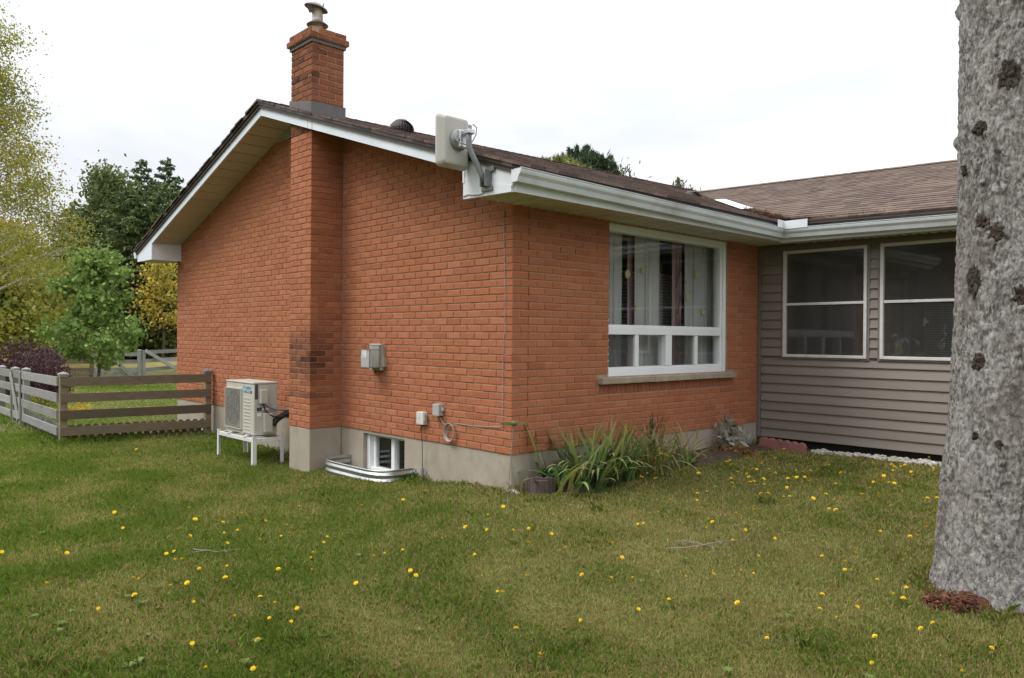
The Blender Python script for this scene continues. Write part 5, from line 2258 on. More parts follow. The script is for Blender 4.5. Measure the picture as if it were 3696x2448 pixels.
me.from_pydata(np.stack([VX, VY, Z], -1).reshape(-1, 3).tolist(), [], q.tolist())
me.polygons.foreach_set('use_smooth', [True] * len(me.polygons))
ca_ = me.attributes.new('crack', 'FLOAT', 'POINT')
ca_.data.foreach_set('value', CR.ravel().astype(np.float32))
link('trunk', me, 'bark', tree)
random.seed(3)
for an_, kz, hw, hh, dk, rad in knots:
    if dk < .7:
        continue
    bm = bmesh.new()
    bmesh.ops.create_icosphere(bm, subdivisions=4, radius=1)
    er_ = Vector((math.cos(an_), math.sin(an_), 0))
    et = Vector((-math.sin(an_), math.cos(an_), 0))
    c = Vector((TC[0], TC[1], kz)) + er_ * (rad - .006)
    for v in bm.verts:
        k = .22 + 1.5 * float(fbm([v.co.x * 2.6 + an_ * 7], [v.co.y * 2.6], [v.co.z * 2.6 + kz * 9], 8, 4)[0])
        v.co = c + et * v.co.x * hw * 1.25 * k + Vector((0, 0, 1)) * v.co.z * hh * 1.25 * k + er_ * v.co.y * .020 * k ** 1.5
    me = bpy.data.meshes.new('knot')
    bm.to_mesh(me)
    bm.free()
    link('knot', me, 'knot', tree)
# dead branch stubs well above the picture
mb = MB()
for i in range(14):
    a = i * 2.4
    z0 = 4.0 + i * .32
    p0 = Vector((TC[0] + .2 * math.cos(a), TC[1] + .2 * math.sin(a), z0))
    p1 = p0 + Vector((math.cos(a), math.sin(a), -.15)) * random.uniform(.5, 1.3)
    mb.tube([p0, (p0 + p1) / 2 + Vector((0, 0, .05)), p1], [.03, .02, .006], 6)
part('branches', mb, 'tree_bark', tree)

# crumbling red rotten wood at its foot
rt = thing('rotten_wood', 'crumbling red brown rotten wood at the foot of the trunk', 'wood', tuple(on_ground(2215, 1400)))
n = 1300
cs = []
for i in range(n):
    if i % 3:
        px, py = 2240 + random.gauss(0, 26), 1404 + random.gauss(0, 7)
    else:
        px, py = 2178 + random.gauss(0, 20), 1394 + random.gauss(0, 7)
    p = on_ground(px, py)
    p[2] += abs(random.gauss(0, .022)) + (.05 * math.exp(-((px - 2240) / 26) ** 2) * random.random())
    cs.append(p)
mb = MB()
for p in cs:
    mb.cur = random.random()
    a = random.random() * 6.28
    d = Vector((math.cos(a), math.sin(a), random.gauss(0, .4))).normalized() * random.uniform(.008, .035)
    s_ = Vector((-math.sin(a), math.cos(a), 0)) * random.uniform(.004, .010)
    c = Vector(p)
    u_ = Vector((0, 0, random.uniform(.003, .010)))
    mb.poly([c - d, c + s_ + u_, c + d, c - s_ + u_])
    mb.poly([c - d, c - s_ - u_, c + d, c + s_ - u_])
part('chunks', mb, 'rot', rt, kind='stuff', fix=False)
bm = bmesh.new()
bmesh.ops.create_icosphere(bm, subdivisions=4, radius=1)
c = on_ground(2246, 1406)
for v in bm.verts:
    k = .6 + .8 * float(fbm([v.co.x * 3 + 2], [v.co.y * 3], [v.co.z * 3], 12, 4)[0])
    v.co = Vector(c) + Vector(_r) * v.co.x * .115 * k + Vector((-_r[1], _r[0], 0)) * v.co.y * .09 * k + Vector((0, 0, 1)) * (v.co.z * .085 * k)
me = bpy.data.meshes.new('lump')
bm.to_mesh(me)
bm.free()
link('lump', me, 'rot', rt)

# ---- fallen sticks on the lawn
random.seed(14)
for (ax, ay, bx, by, lb) in ((1545, 1282, 1735, 1258, 'long thin dry stick lying on the open lawn'), (1560, 1262, 1690, 1280, 'forked dry stick crossing the long one on the lawn'), (450, 1282, 530, 1290, 'thin stick with green needles on the left part of the lawn')):
    a, b = on_ground(ax, ay), on_ground(bx, by)
    t = thing('fallen_stick', lb, 'stick', tuple((a + b) / 2))
    mb = MB()
    pts = []
    for i in range(7):
        p = a + (b - a) * i / 6
        pts.append((p[0] + random.uniform(-.012, .012), p[1] + random.uniform(-.012, .012), float(gz(p[0], p[1])) + .030 + random.uniform(0, .012)))
    mb.tube(pts, [.004, .004, .0035, .003, .003, .002, .0015], 6)
    for i in (2, 4):
        d = Vector(pts[i]) + Vector((random.uniform(-.16, .16), random.uniform(-.16, .16), .01))
        mb.tube([pts[i], d], [.003, .0015], 5)
    part('twig', mb, 'stick', t)

# ---- strap-leaved plants of the bed: every leaf is a part


def strap_leaf(base, az, ln, wd, lean, droop, col, parent, twist=0.0, tipdry=0.0, name='leaf', seg=9, ch=.25):
    """leaf strip with folded midrib; lean from vertical, droop curls it over"""
    P, Wd = [], []
    p = np.array(base, float)
    d2 = np.array([math.cos(az), math.sin(az), 0])
    sd_ = np.array([-math.sin(az + twist), math.cos(az + twist), 0])
    for i in range(seg + 1):
        t = i / seg
        P.append(p.copy())
        Wd.append(wd * (0.75 + .5 * t if t < .4 else .95 * max(0.0, 1 - ((t - .4) / .6) ** 2.2)) + .0006)
        a = lean + droop * t ** 1.6
        p = p + (d2 * math.sin(a) + np.array([0, 0, 1.0]) * math.cos(a)) * ln / seg
    V, C = [], []
    for i in range(seg):
        a, b, wa, wb_ = P[i], P[i + 1], Wd[i], Wd[i + 1]
        fold = np.array([0, 0, 1.0]) * ch
        t = (i + .5) / seg
        c = np.array(col) * (0.8 + .3 * t)
        if t > 1 - tipdry:
            c = np.array((.34, .25, .12)) * random.uniform(.8, 1.2)
        for s in (-1, 1):
            V.append([a, b, b + sd_ * s * wb_ + d2 * wb_ * ch, a + sd_ * s * wa + d2 * wa * ch])
            C.append(c * (1 if s > 0 else .88))
    return np_mesh(name, np.array(V), 4, 'leaf', np.array(C), parent)


random.seed(31)
IRIS = [(.15, .23, .07), (.19, .28, .08), (.25, .33, .095), (.18, .26, .11), (.36, .38, .12)]
DAY = [(.14, .21, .045), (.20, .26, .055), (.36, .35, .08), (.50, .41, .15)]
pl = thing('iris_clump', 'broad leaved iris clump with drooping tips by the house corner', 'plant', (.36, .75, -.29), 'plants in the flower bed')
for i in range(165):
    wy_ = min(1.35, max(.25, random.gauss(.72, .28)))
    wx_ = random.uniform(.16, .52)
    p = np.array([wx_, wy_, float(gz(wx_, wy_)) - .02])
    px = project(p)[0]
    to_cam = math.atan2(CAM[1] - p[1], CAM[0] - p[0])
    side = (px - 1345) / 60
    right = math.atan2(_r[1], _r[0])
    if random.random() < .5:
        az = right + (0 if random.random() < .5 + side * .3 else math.pi) + random.gauss(0, .5)
        strap_leaf(p, az, random.uniform(.45, .72), random.uniform(.016, .025), random.uniform(.05, .5), random.uniform(.0, .5), random.choice(IRIS), pl, tipdry=random.choice((0, 0, .12)), twist=to_cam + math.pi / 2 - az + random.gauss(0, .5))
    else:
        az = to_cam + random.gauss(0, 1.1)
        strap_leaf(p, az, random.uniform(.42, .68), random.uniform(.015, .023), random.uniform(.3, .8), random.uniform(.9, 2.1), random.choice(IRIS), pl, tipdry=random.choice((0, 0, .15, .3)))
for px, py, h, lean in ((1310, 1040, .62, .0), (1392, 1050, .52, .05), (1290, 1075, .36, -.1)):
    p = np.array([.2, .36 + (px - 1290) * .0055, -.30])
    az = math.atan2(_r[1], _r[0]) + (0 if lean >= 0 else math.pi)
    strap_leaf(p, az, h, .012, abs(lean), .05, (.10, .12, .035), pl, tipdry=.25, twist=.3)

pl = thing('daylily_clump', 'thin arching daylily leaves right of the iris clump', 'plant', (.4, 1.9, -.27), 'plants in the flower bed')
for i in range(150):
    wy_ = min(2.5, max(.95, random.gauss(1.45, .30)))
    wx_ = random.uniform(.12, .52)
    p = np.array([wx_, wy_, float(gz(wx_, wy_)) - .02])
    az = random.random() * 6.28
    dry = random.random() < .3
    strap_leaf(p, az, random.uniform(.40, .70), random.uniform(.007, .011), random.uniform(.05, .7), random.uniform(.7, 1.9), random.choice(DAY[2:] if dry else DAY[:3]), pl, tipdry=random.choice((0, .2, .45)) if not dry else .5, seg=8)
p = np.array([.12, 1.90, -.27])
for i in range(12):
    strap_leaf(p + np.array([random.gauss(0, .02), random.gauss(0, .02), 0]), random.random() * 6.28, random.uniform(.46, .60), .009, random.uniform(0, .12), random.uniform(.1, 1.5) * (i % 2), (.05, .085, .03), pl, seg=8)
# dry stems among them
mb = MB()
for i in range(16):
    p = np.array([.15 + random.random() * .3, random.uniform(.5, 2.3), -.28])
    q = p + np.array([random.gauss(0, .08), random.gauss(0, .08), random.uniform(.25, .5)])
    mb.tube([tuple(p), tuple((p + q) / 2 + np.array([.01, 0, .02])), tuple(q)], [.003, .0025, .0015], 5)
part('dry_stem', mb, 'stick', pl)


def leafy(name, label, cat, base, n, rx, ry, rz, size, cols, asp=.4, group=None, stems=8, droop=.3, up=0.0, seed=1, m='leaf', zoff=0.0, stemmat='stick'):
    """small shrub: each leaf a folded blade; leaves joined as one foliage part"""
    rs = np.random.default_rng(seed)
    t = thing(name, label, cat, tuple(base), group)
    u_ = rs.normal(0, 1, (n, 3))
    u_ /= np.linalg.norm(u_, axis=1)[:, None]
    rad = rs.random(n) ** .45
    c = u_ * rad[:, None] * np.array([rx, ry, rz])
    c[:, 2] = np.abs(c[:, 2]) + zoff
    c = c + np.array(base)
    V, C = leaf_quads(c, size, cols, rs, asp, droop)
    np_mesh('foliage', V, 4, m, C, t)
    if stems:
        mb = MB()
        for i in range(stems):
            k = rs.integers(0, n)
            e = c[k]
            mid = np.array(base) * .6 + e * .4 + np.array([0, 0, rz * .15])
            mb.tube([tuple(base), tuple(mid), tuple(e)], [.006 * max(1, rz), .005 * max(1, rz), .002 * max(1, rz)], 5)
        part('stem', mb, stemmat, t)
    return t


def leaf_quads(c, size, cols, rs, asp=.45, droop=.3, jitter=.18, dirs=None):
    n = len(c)
    cols = np.array(cols, float)
    if dirs is None:
        d = rs.normal(0, 1, (n, 3))
        d[:, 2] -= droop * 2
    else:
        d = dirs + rs.normal(0, .45, (n, 3))
    d /= np.linalg.norm(d, axis=1)[:, None] + 1e-9
    s = np.cross(d, rs.normal(0, 1, (n, 3)))
    s /= np.linalg.norm(s, axis=1)[:, None] + 1e-9
    ln = size * rs.uniform(.6, 1.35, n)[:, None]
    V = np.stack([c - d * ln * .5, c + s * ln * asp * .5 - d * ln * .05, c + d * ln * .5, c - s * ln * asp * .5 - d * ln * .05], 1)
    k = rs.integers(0, len(cols), n)
    C = cols[k] * rs.uniform(1 - jitter, 1 + jitter, (n, 1)) * 1.35
    return V, C


b0 = np.array([.20, 3.22, float(gz(.2, 3.22))])
leafy('wilted_plant', 'wilted silver grey leafy plant in the inside corner', 'plant', b0 + np.array([-.02, .05, .02]), 150, .22, .2, .34, .11, [(.26, .27, .22), (.34, .34, .28), (.20, .17, .13), (.15, .17, .11)], .32, 'plants in the flower bed', 10, .5, seed=4, zoff=.04)
leafy('cranesbill_plant', 'low rusty red and green leaves at the foot of the wilted plant', 'plant', b0 + np.array([.08, -.10, 0]), 420, .30, .26, .10, .035, [(.24, .085, .04), (.17, .10, .035), (.10, .12, .03), (.28, .14, .06)], .8, 'plants in the flower bed', 4, .1, seed=5)
b1 = np.array([.40, 2.12, float(gz(.40, 2.12))])
leafy('broadleaf_seedling', 'small fresh green broad leaved plant right of the daylilies', 'plant', b1, 30, .10, .08, .07, .085, [(.07, .15, .045), (.09, .17, .06)], .85, 'plants in the flower bed', 3, 0, seed=6, zoff=.03)
b2 = np.array([.30, 2.25, float(gz(.3, 2.25))])
leafy('spent_plant', 'pale dried papery leaves behind the small green plant', 'plant', b2 + np.array([-.05, .1, 0]), 90, .20, .18, .16, .06, [(.34, .25, .17), (.26, .17, .10), (.20, .14, .07)], .6, 'plants in the flower bed', 5, .2, seed=7)
b3 = np.array([.30, .24, float(gz(.30, .24))])
leafy('bergenia_plant', 'dark short broad leaves behind the log edging', 'plant', b3 + np.array([-.12, .1, .05]), 36, .14, .1, .13, .13, [(.04, .085, .04), (.06, .11, .045)], .35, 'plants in the flower bed', 4, 0, seed=8, zoff=.05)
b4 = on_ground(178, 945)
leafy('yellow_grass_plant', 'yellow orange arching plant seen through the brown fence', 'plant', at(178, 930, 14.5) * np.array([1, 1, 0]) + np.array([0, 0, -.47]), 110, .30, .30, .20, .22, [(.42, .26, .03), (.34, .30, .05), (.26, .24, .05)], .12, None, 0, 0, seed=9)

# ---- trees behind


def tree_skeleton(mb, base, h, r0, nb, spread, rs, lean=(0, 0), start=.25, up=.5, sub=True, vary=.2):
    """tapered trunk with limbs; returns limb end points"""
    base = np.array(base, float)
    pts = []
    for i in range(9):
        t = i / 8
        pts.append(base + np.array([lean[0] * t * h + .03 * h * math.sin(t * 5 + base[0]), lean[1] * t * h + .02 * h * math.sin(t * 4 + 1), h * t]))
    mb.tube([tuple(p) for p in pts], [r0 * (1 - .88 * i / 8) for i in range(9)], 8)
    tips = []
    for b in range(nb):
        t = start + (1 - start) * (b + rs.random()) / nb
        k = t * 8
        i = min(7, int(k))
        p = pts[i] + (pts[i + 1] - pts[i]) * (k - i)
        a = b * 2.399 + rs.normal(0, .3)
        ln = spread * (1.0 - .65 * t) * rs.uniform(1 - vary * 1.25, 1 + vary) + .1
        d = np.array([math.cos(a), math.sin(a), up * rs.uniform(.4, 1.3)])
        q = p + d * ln
        m_ = (p + q) / 2 + np.array([0, 0, ln * .08])
        rr = r0 * (1 - .85 * t) * .5
        mb.tube([tuple(p), tuple(m_), tuple(q)], [rr, rr * .65, rr * .2], 5)
        for f_ in (.45, .7, .9, 1.0):
            tips.append(p + (q - p) * f_)
        if sub:
            for s in range(3):
                f_ = rs.uniform(.35, .9)
                p2 = p + (q - p) * f_
                a2 = a + rs.normal(0, .8)
                q2 = p2 + np.array([math.cos(a2), math.sin(a2), up * rs.uniform(0, 1.2)]) * ln * rs.uniform(.3, .5)
                mb.tube([tuple(p2), tuple(q2)], [rr * .45, rr * .12], 4)
                tips += [p2 + (q2 - p2) * .6, q2]
    tips.append(pts[-1])
    return np.array(tips)


def broad_tree(name, label, base, h, spread, nb, nleaf, lsize, cols, seed, clump=.45, r0=None, bark='tree_bark', start=.25, up=.5, cat='tree', group=None, asp=.6, lean=(0, 0), droop=.4, flat=1.0, vary=.2):
    rs = np.random.default_rng(seed)
    t = thing(name, label, cat, tuple(base), group)
    mb = MB()
    tips = tree_skeleton(mb, base, h, r0 or h * .018, nb, spread, rs, lean, start, up, vary=vary)
    part('trunk', mb, bark, t)
    k = rs.integers(0, len(tips), nleaf)
    g = rs.normal(0, 1, (nleaf, 3)) * np.array([clump, clump, clump * .7 * flat])
    c = tips[k] + g
    # light and dark clumps: colour by clump
    cc = np.array(cols)
    shade = rs.random(len(tips))
    V, C = leaf_quads(c, lsize, cols, rs, asp, droop)
    pick = (shade[k] * len(cols)).astype(int)
    C = .55 * C + .45 * 1.35 * cc[pick] * rs.uniform(.85, 1.15, (nleaf, 1))
    np_mesh('crown', V, 4, 'leaf', C, t)
    return t


def conifer(name, label, base, h, rad, cols, seed, nleaf=9000, lsize=.35, droop=.35, group=None, start=.06, power=.74, dead=None, thin=0.0):
    rs = np.random.default_rng(seed)
    t = thing(name, label, 'tree', tuple(base), group)
    base = np.array(base, float)
    mb = MB()
    mb.tube([tuple(base), tuple(base + np.array([0, 0, h * .5])), tuple(base + np.array([0, 0, h * .98]))], [h * .016, h * .010, .01], 7)
    nb = 120
    B_, D_, T_ = [], [], []
    for b in range(nb):
        f = start + (1 - start) * (b + rs.random()) / nb
        a = b * 2.399 + rs.normal(0, .25)
        ln = rad * (1 - f) ** power * rs.uniform(.72, 1.15) + .12
        B_.append((f, a, ln))
        p = base + np.array([0, 0, h * f])
        e = p + np.array([math.cos(a) * ln, math.sin(a) * ln, -droop * ln * .6 + (.25 * ln if f > .8 else 0)])
        if b % 2 == 0:
            mb.tube([tuple(p), tuple(e)], [.035, .008], 4)
    part('trunk', mb, 'tree_bark', t)
    w_ = np.array([b[2] for b in B_])
    k = rs.choice(nb, nleaf, p=w_ / w_.sum())
    f, a, ln = [np.array([b[i] for b in B_])[k] for i in range(3)]
    s = rs.random(nleaf) ** .7
    lat = rs.normal(0, .17, nleaf) * ln * (1.15 - s)
    ca, sa = np.cos(a), np.sin(a)
    sag = -droop * ln * s ** 1.4 * .7 + .22 * ln * (s ** 3)
    c = base + np.stack([ca * ln * s - sa * lat, sa * ln * s + ca * lat, h * f + sag + rs.normal(0, .07, nleaf)], 1)
    dirs = np.stack([ca, sa, -.35 + 0 * ca], 1) + rs.normal(0, .35, (nleaf, 3))
    V, C = leaf_quads(c, lsize, cols, rs, .38, 0, dirs=dirs)
    sh_ = rs.uniform(.75, 1.25, nb)
    C = C * sh_[k][:, None]
    if dead:
        lowm = np.clip((.75 - f) * 1.6, 0, .9) * (1 - s * .55)
        dm = rs.random(nleaf) < lowm
        C[dm] = np.array(dead) * rs.uniform(.7, 1.3, (dm.sum(), 1))
    np_mesh('crown', V, 4, 'needle_leaf', C, t)
    return t


def gpos(px, depth, z=-.6):
    p = at(px, 800, depth)
    return np.array([p[0], p[1], z])


GRN = [(.075, .115, .03), (.10, .145, .04), (.055, .09, .025)]
YEL = [(.22, .22, .04), (.16, .19, .04), (.28, .24, .04), (.12, .16, .035)]
# birch at the left edge
broad_tree('birch_tree', 'white barked birch with sparse yellow green leaves at the left edge', gpos(-48, 30, -.5), 13.2, 2.9, 48, 44000, .10, [(.23, .24, .045), (.17, .20, .045), (.28, .26, .05), (.34, .26, .04), (.14, .17, .04)], 41, clump=.44, r0=.15, bark='birch_bark', start=.20, up=.55, asp=.7)
# yellow-green undergrowth below the birch
for px, d, h, sp_, lb, sd_, cc in ((40, 40, 5.8, 1.9, 'tall yellow green bush below the birch', 51, YEL), (105, 44, 5.0, 1.4, 'mid green bush between birch and maple', 52, [(.13, .16, .035), (.10, .14, .035), (.20, .19, .04)]), (-10, 36, 5.0, 2.2, 'olive bush at the left edge under the birch', 53, YEL), (20, 52, 8.6, 1.5, 'gold tinged tree behind the yellow green bushes', 54, [(.28, .20, .03), (.17, .16, .03), (.22, .18, .03)])):
    broad_tree('understory_tree', lb, gpos(px, d), h, sp_, 22, 11000, .26, cc, sd_, clump=.6, start=.08, up=.45, group='bushes under the birch')
# small maple
broad_tree('maple_tree', 'small round green maple behind the fence', gpos(224, 22.5, -.5), 3.75, 1.2, 34, 6000, .135, [(.14, .21, .045), (.11, .18, .04), (.18, .25, .06), (.075, .12, .03)], 61, clump=.16, r0=.05, start=.14, up=.42, asp=.75, vary=.45)
# purple shrub
leafy('purple_shrub', 'dark purple leaved shrub behind the side fence', 'shrub', gpos(45, 17.5, -.48), 7000, 1.05, 1.0, 1.42, .062, [(.040, .018, .026), (.058, .024, .034), (.028, .013, .018), (.075, .032, .036)], .6, None, 26, .2, seed=62)
leafy('purple_shrub', 'smaller purple leaved shrub beside the corner post', 'shrub', gpos(112, 17, -.48), 3500, .55, .5, 1.28, .058, [(.040, .018, .026), (.058, .024, .034), (.075, .032, .036)], .6, None, 16, .2, seed=63)
leafy('yellow_shrub', 'low yellow leaved shrub behind the silvered rails', 'shrub', gpos(92, 15.5, -.47), 700, .32, .3, .36, .06, [(.25, .22, .03), (.17, .17, .03), (.10, .13, .03)], .6, None, 8, .2, seed=64)
# conifers
SPR = [(.052, .088, .032), (.070, .110, .040), (.085, .125, .045), (.040, .068, .028)]
PIN = [(.082, .115, .036), (.100, .132, .042), (.068, .096, .034), (.055, .084, .032)]
for px, d, h, rd, lb, sd_, cc, dead in ((385, 56, 14.4, 4.2, 'tall dark spruce nearest the roof edge', 71, SPR, (.085, .066, .042)), (325, 58, 14.8, 4.2, 'tall dark spruce with a narrow tip left of the roof edge', 72, SPR, (.085, .066, .042)),
                                        (228, 57, 13.6, 4.0, 'dark spruce behind the pale poplar', 73, SPR, (.075, .062, .04)), (170, 60, 12.0, 4.4, 'blue green spruce standing beside the birch crown', 74, SPR, (.06, .055, .036)),
                                        (290, 50, 11.0, 4.6, 'olive brown pine in front of the spruces', 75, PIN, (.095, .075, .045)), (368, 51, 11.6, 4.6, 'brownish pine beside the roof fascia', 76, PIN, (.10, .076, .048)),
                                        (212, 52, 10.2, 4.6, 'dull green pine between birch and maple', 77, PIN, (.09, .075, .045)), (432, 57, 12.6, 3.3, 'spruce half hidden by the roof edge', 78, SPR, (.08, .065, .042)), (468, 59, 13.6, 2.6, 'spruce tip just showing over the left roof edge', 79, SPR, None)):
    conifer('conifer_tree', lb, gpos(px, d), h, rd, cc, sd_, 20000, .30, group='conifers behind the yard', dead=dead, power=.48 if cc is PIN else .66)
broad_tree('poplar_tree', 'pale green poplar between the dark spruces', gpos(258, 53), 12.3, 1.9, 24, 9500, .26, [(.095, .125, .042), (.075, .105, .036), (.13, .15, .05)], 81, clump=.55, start=.35, up=.9, group='conifers behind the yard')
# golden maples right by the house corner
broad_tree('golden_tree', 'golden leaved tree beside the left wall corner', gpos(372, 47), 5.9, 1.15, 20, 1900, .22, [(.44, .31, .04), (.38, .29, .045), (.24, .22, .04), (.16, .17, .035)], 82, clump=.38, start=.3, up=.6)
broad_tree('understory_tree', 'dark green bush below the golden tree', gpos(395, 49), 4.2, 1.8, 20, 8000, .24, [(.075, .085, .024), (.10, .10, .025), (.05, .065, .02)], 83, clump=.5, start=.05, up=.4)
broad_tree('understory_tree', 'dark olive bush left of the golden tree', gpos(322, 50), 3.4, 1.8, 20, 7000, .24, [(.06, .07, .022), (.09, .09, .025), (.045, .055, .02)], 84, clump=.5, start=.05, up=.4)
# far wood closing the view
rs = np.random.default_rng(90)
V_, C_ = [], []
for i in range(150):
    px = -1100 + i * 15 + rs.normal(0, 8)
    d = rs.uniform(66, 84)
    p = gpos(px, d, -.9)
    hh = rs.uniform(4.5, 8.0)
    n = 420
    u_ = rs.normal(0, 1, (n, 3))
    c = p + u_ * np.array([1.3, 1.3, hh * .26]) + np.array([0, 0, hh * .45])
    c[:, 2] = np.maximum(c[:, 2], -.9)
    kk = rs.random()
    cols = [(.055, .065, .025), (.08, .085, .028), (.04, .05, .022)] if kk < .7 else [(.16, .125, .035), (.11, .10, .03)]
    v, c_ = leaf_quads(c, .7, cols, rs, .6, .2)
    V_.append(v)
    C_.append(c_)
for i in range(60):
    p = np.array([-75 + i * 2.2 + rs.normal(0, 1), -34 - rs.random() * 12, -.9])
    hh = rs.uniform(8, 13.0)
    n = 420
    c = p + rs.normal(0, 1, (n, 3)) * np.array([1.9, 1.9, hh * .24]) + np.array([0, 0, hh * .45])
    c[:, 2] = np.maximum(c[:, 2], -.9)
    v, c_ = leaf_quads(c, 1.1, [(.055, .065, .025), (.08, .085, .028), (.04, .05, .022)], rs, .7, .2)
    V_.append(v)
    C_.append(c_)
fw2 = np_mesh('far_wood', np.concatenate(V_), 4, 'leaf', np.concatenate(C_), None, 'stuff')
tag(fw2, 'dark mixed wood closing the meadow behind the trees', 'wood')

# pine crown behind the main roof and its neighbours


def candle_pine(name, label, pts, d, cols, seed, n=26, ln=.75, parent_base=None):
    rs = np.random.default_rng(seed)
    b = parent_base
    t = thing(name, label, 'tree', tuple(b))
    mb = MB()
    V, C = [], []
    for (px, py) in pts:
        e = at(px, py, d + rs.uniform(-1.0, 1.0))
        st_ = e - np.array([rs.normal(0, .25), rs.normal(0, .25), rs.uniform(.8, 1.3) * ln])
        mb.tube([(b[0], b[1], st_[2] - 1.2), tuple(st_), tuple(e)], [.05, .03, .008], 5)
        m = n * 14
        s = rs.random(m)
        ax = st_ + (e - st_) * s[:, None]
        c = ax + rs.normal(0, 1, (m, 3)) * (.15 * (1.12 - s))[:, None]
        dirs = (c - ax) * 3 + np.array([0, 0, .55])
        v, cc = leaf_quads(c, .20, cols, rs, .16, 0, dirs=dirs)
        V.append(v)
        C.append(cc * rs.uniform(.75, 1.2))
    m = 2600
    ks = rs.integers(0, len(pts), m)
    cen = np.array([at(px, py, d) for px, py in pts])[ks] + np.stack([rs.normal(0, .45, m), rs.normal(0, .45, m), -np.abs(rs.normal(.5, .7, m)) - .35], 1)
    v, cc = leaf_quads(cen, .26, cols, rs, .2, 0, dirs=rs.normal(0, .5, (m, 3)) + np.array([0, 0, .8]))
    V.append(v)
    C.append(cc * .8)
    mb.tube([tuple(b), (b[0], b[1], float(cen[:, 2].max()) - .6)], [.22, .05], 8)
    part('trunk', mb, 'tree_bark', t)
    np_mesh('crown', np.concatenate(V), 4, 'needle_leaf', np.concatenate(C), t)
    return t


DKP = [(.040, .066, .032), (.052, .080, .036), (.030, .052, .028)]
candle_pine('pine_tree', 'dark green pine crown with upright tips rising behind the main roof', [(1300, 356), (1313, 342), (1322, 345), (1333, 338), (1345, 350), (1352, 340), (1358, 337), (1364, 350), (1372, 352), (1382, 356), (1392, 360), (1399, 372), (1404, 366), (1412, 362), (1418, 385), (1421, 378), (1436, 402), (1342, 360), (1330, 365), (1362, 368), (1378, 374), (1390, 385), (1404, 392), (1412, 398)], 26, DKP, 91, 26, .8, gpos(1362, 26, -.5))
candle_pine('pine_tree', 'yellow green bushy tree top before the dark pine', [(1262, 372), (1270, 368), (1280, 364), (1290, 362), (1300, 362), (1310, 364), (1320, 368), (1330, 374), (1340, 380), (1350, 386), (1360, 392), (1285, 372), (1305, 374), (1325, 382)], 24, [(.19, .19, .055), (.15, .165, .05), (.11, .135, .04)], 92, 26, .6, gpos(1305, 24, -.5))
candle_pine('pine_tree', 'small conifer tip showing in the dip between the roofs', [(1568, 413), (1564, 428), (1572, 430), (1578, 438), (1560, 440), (1585, 437), (1568, 440)], 24, [(.05, .07, .035), (.10, .095, .04), (.14, .10, .04)], 93, 8, .5, gpos(1568, 24, -.5))

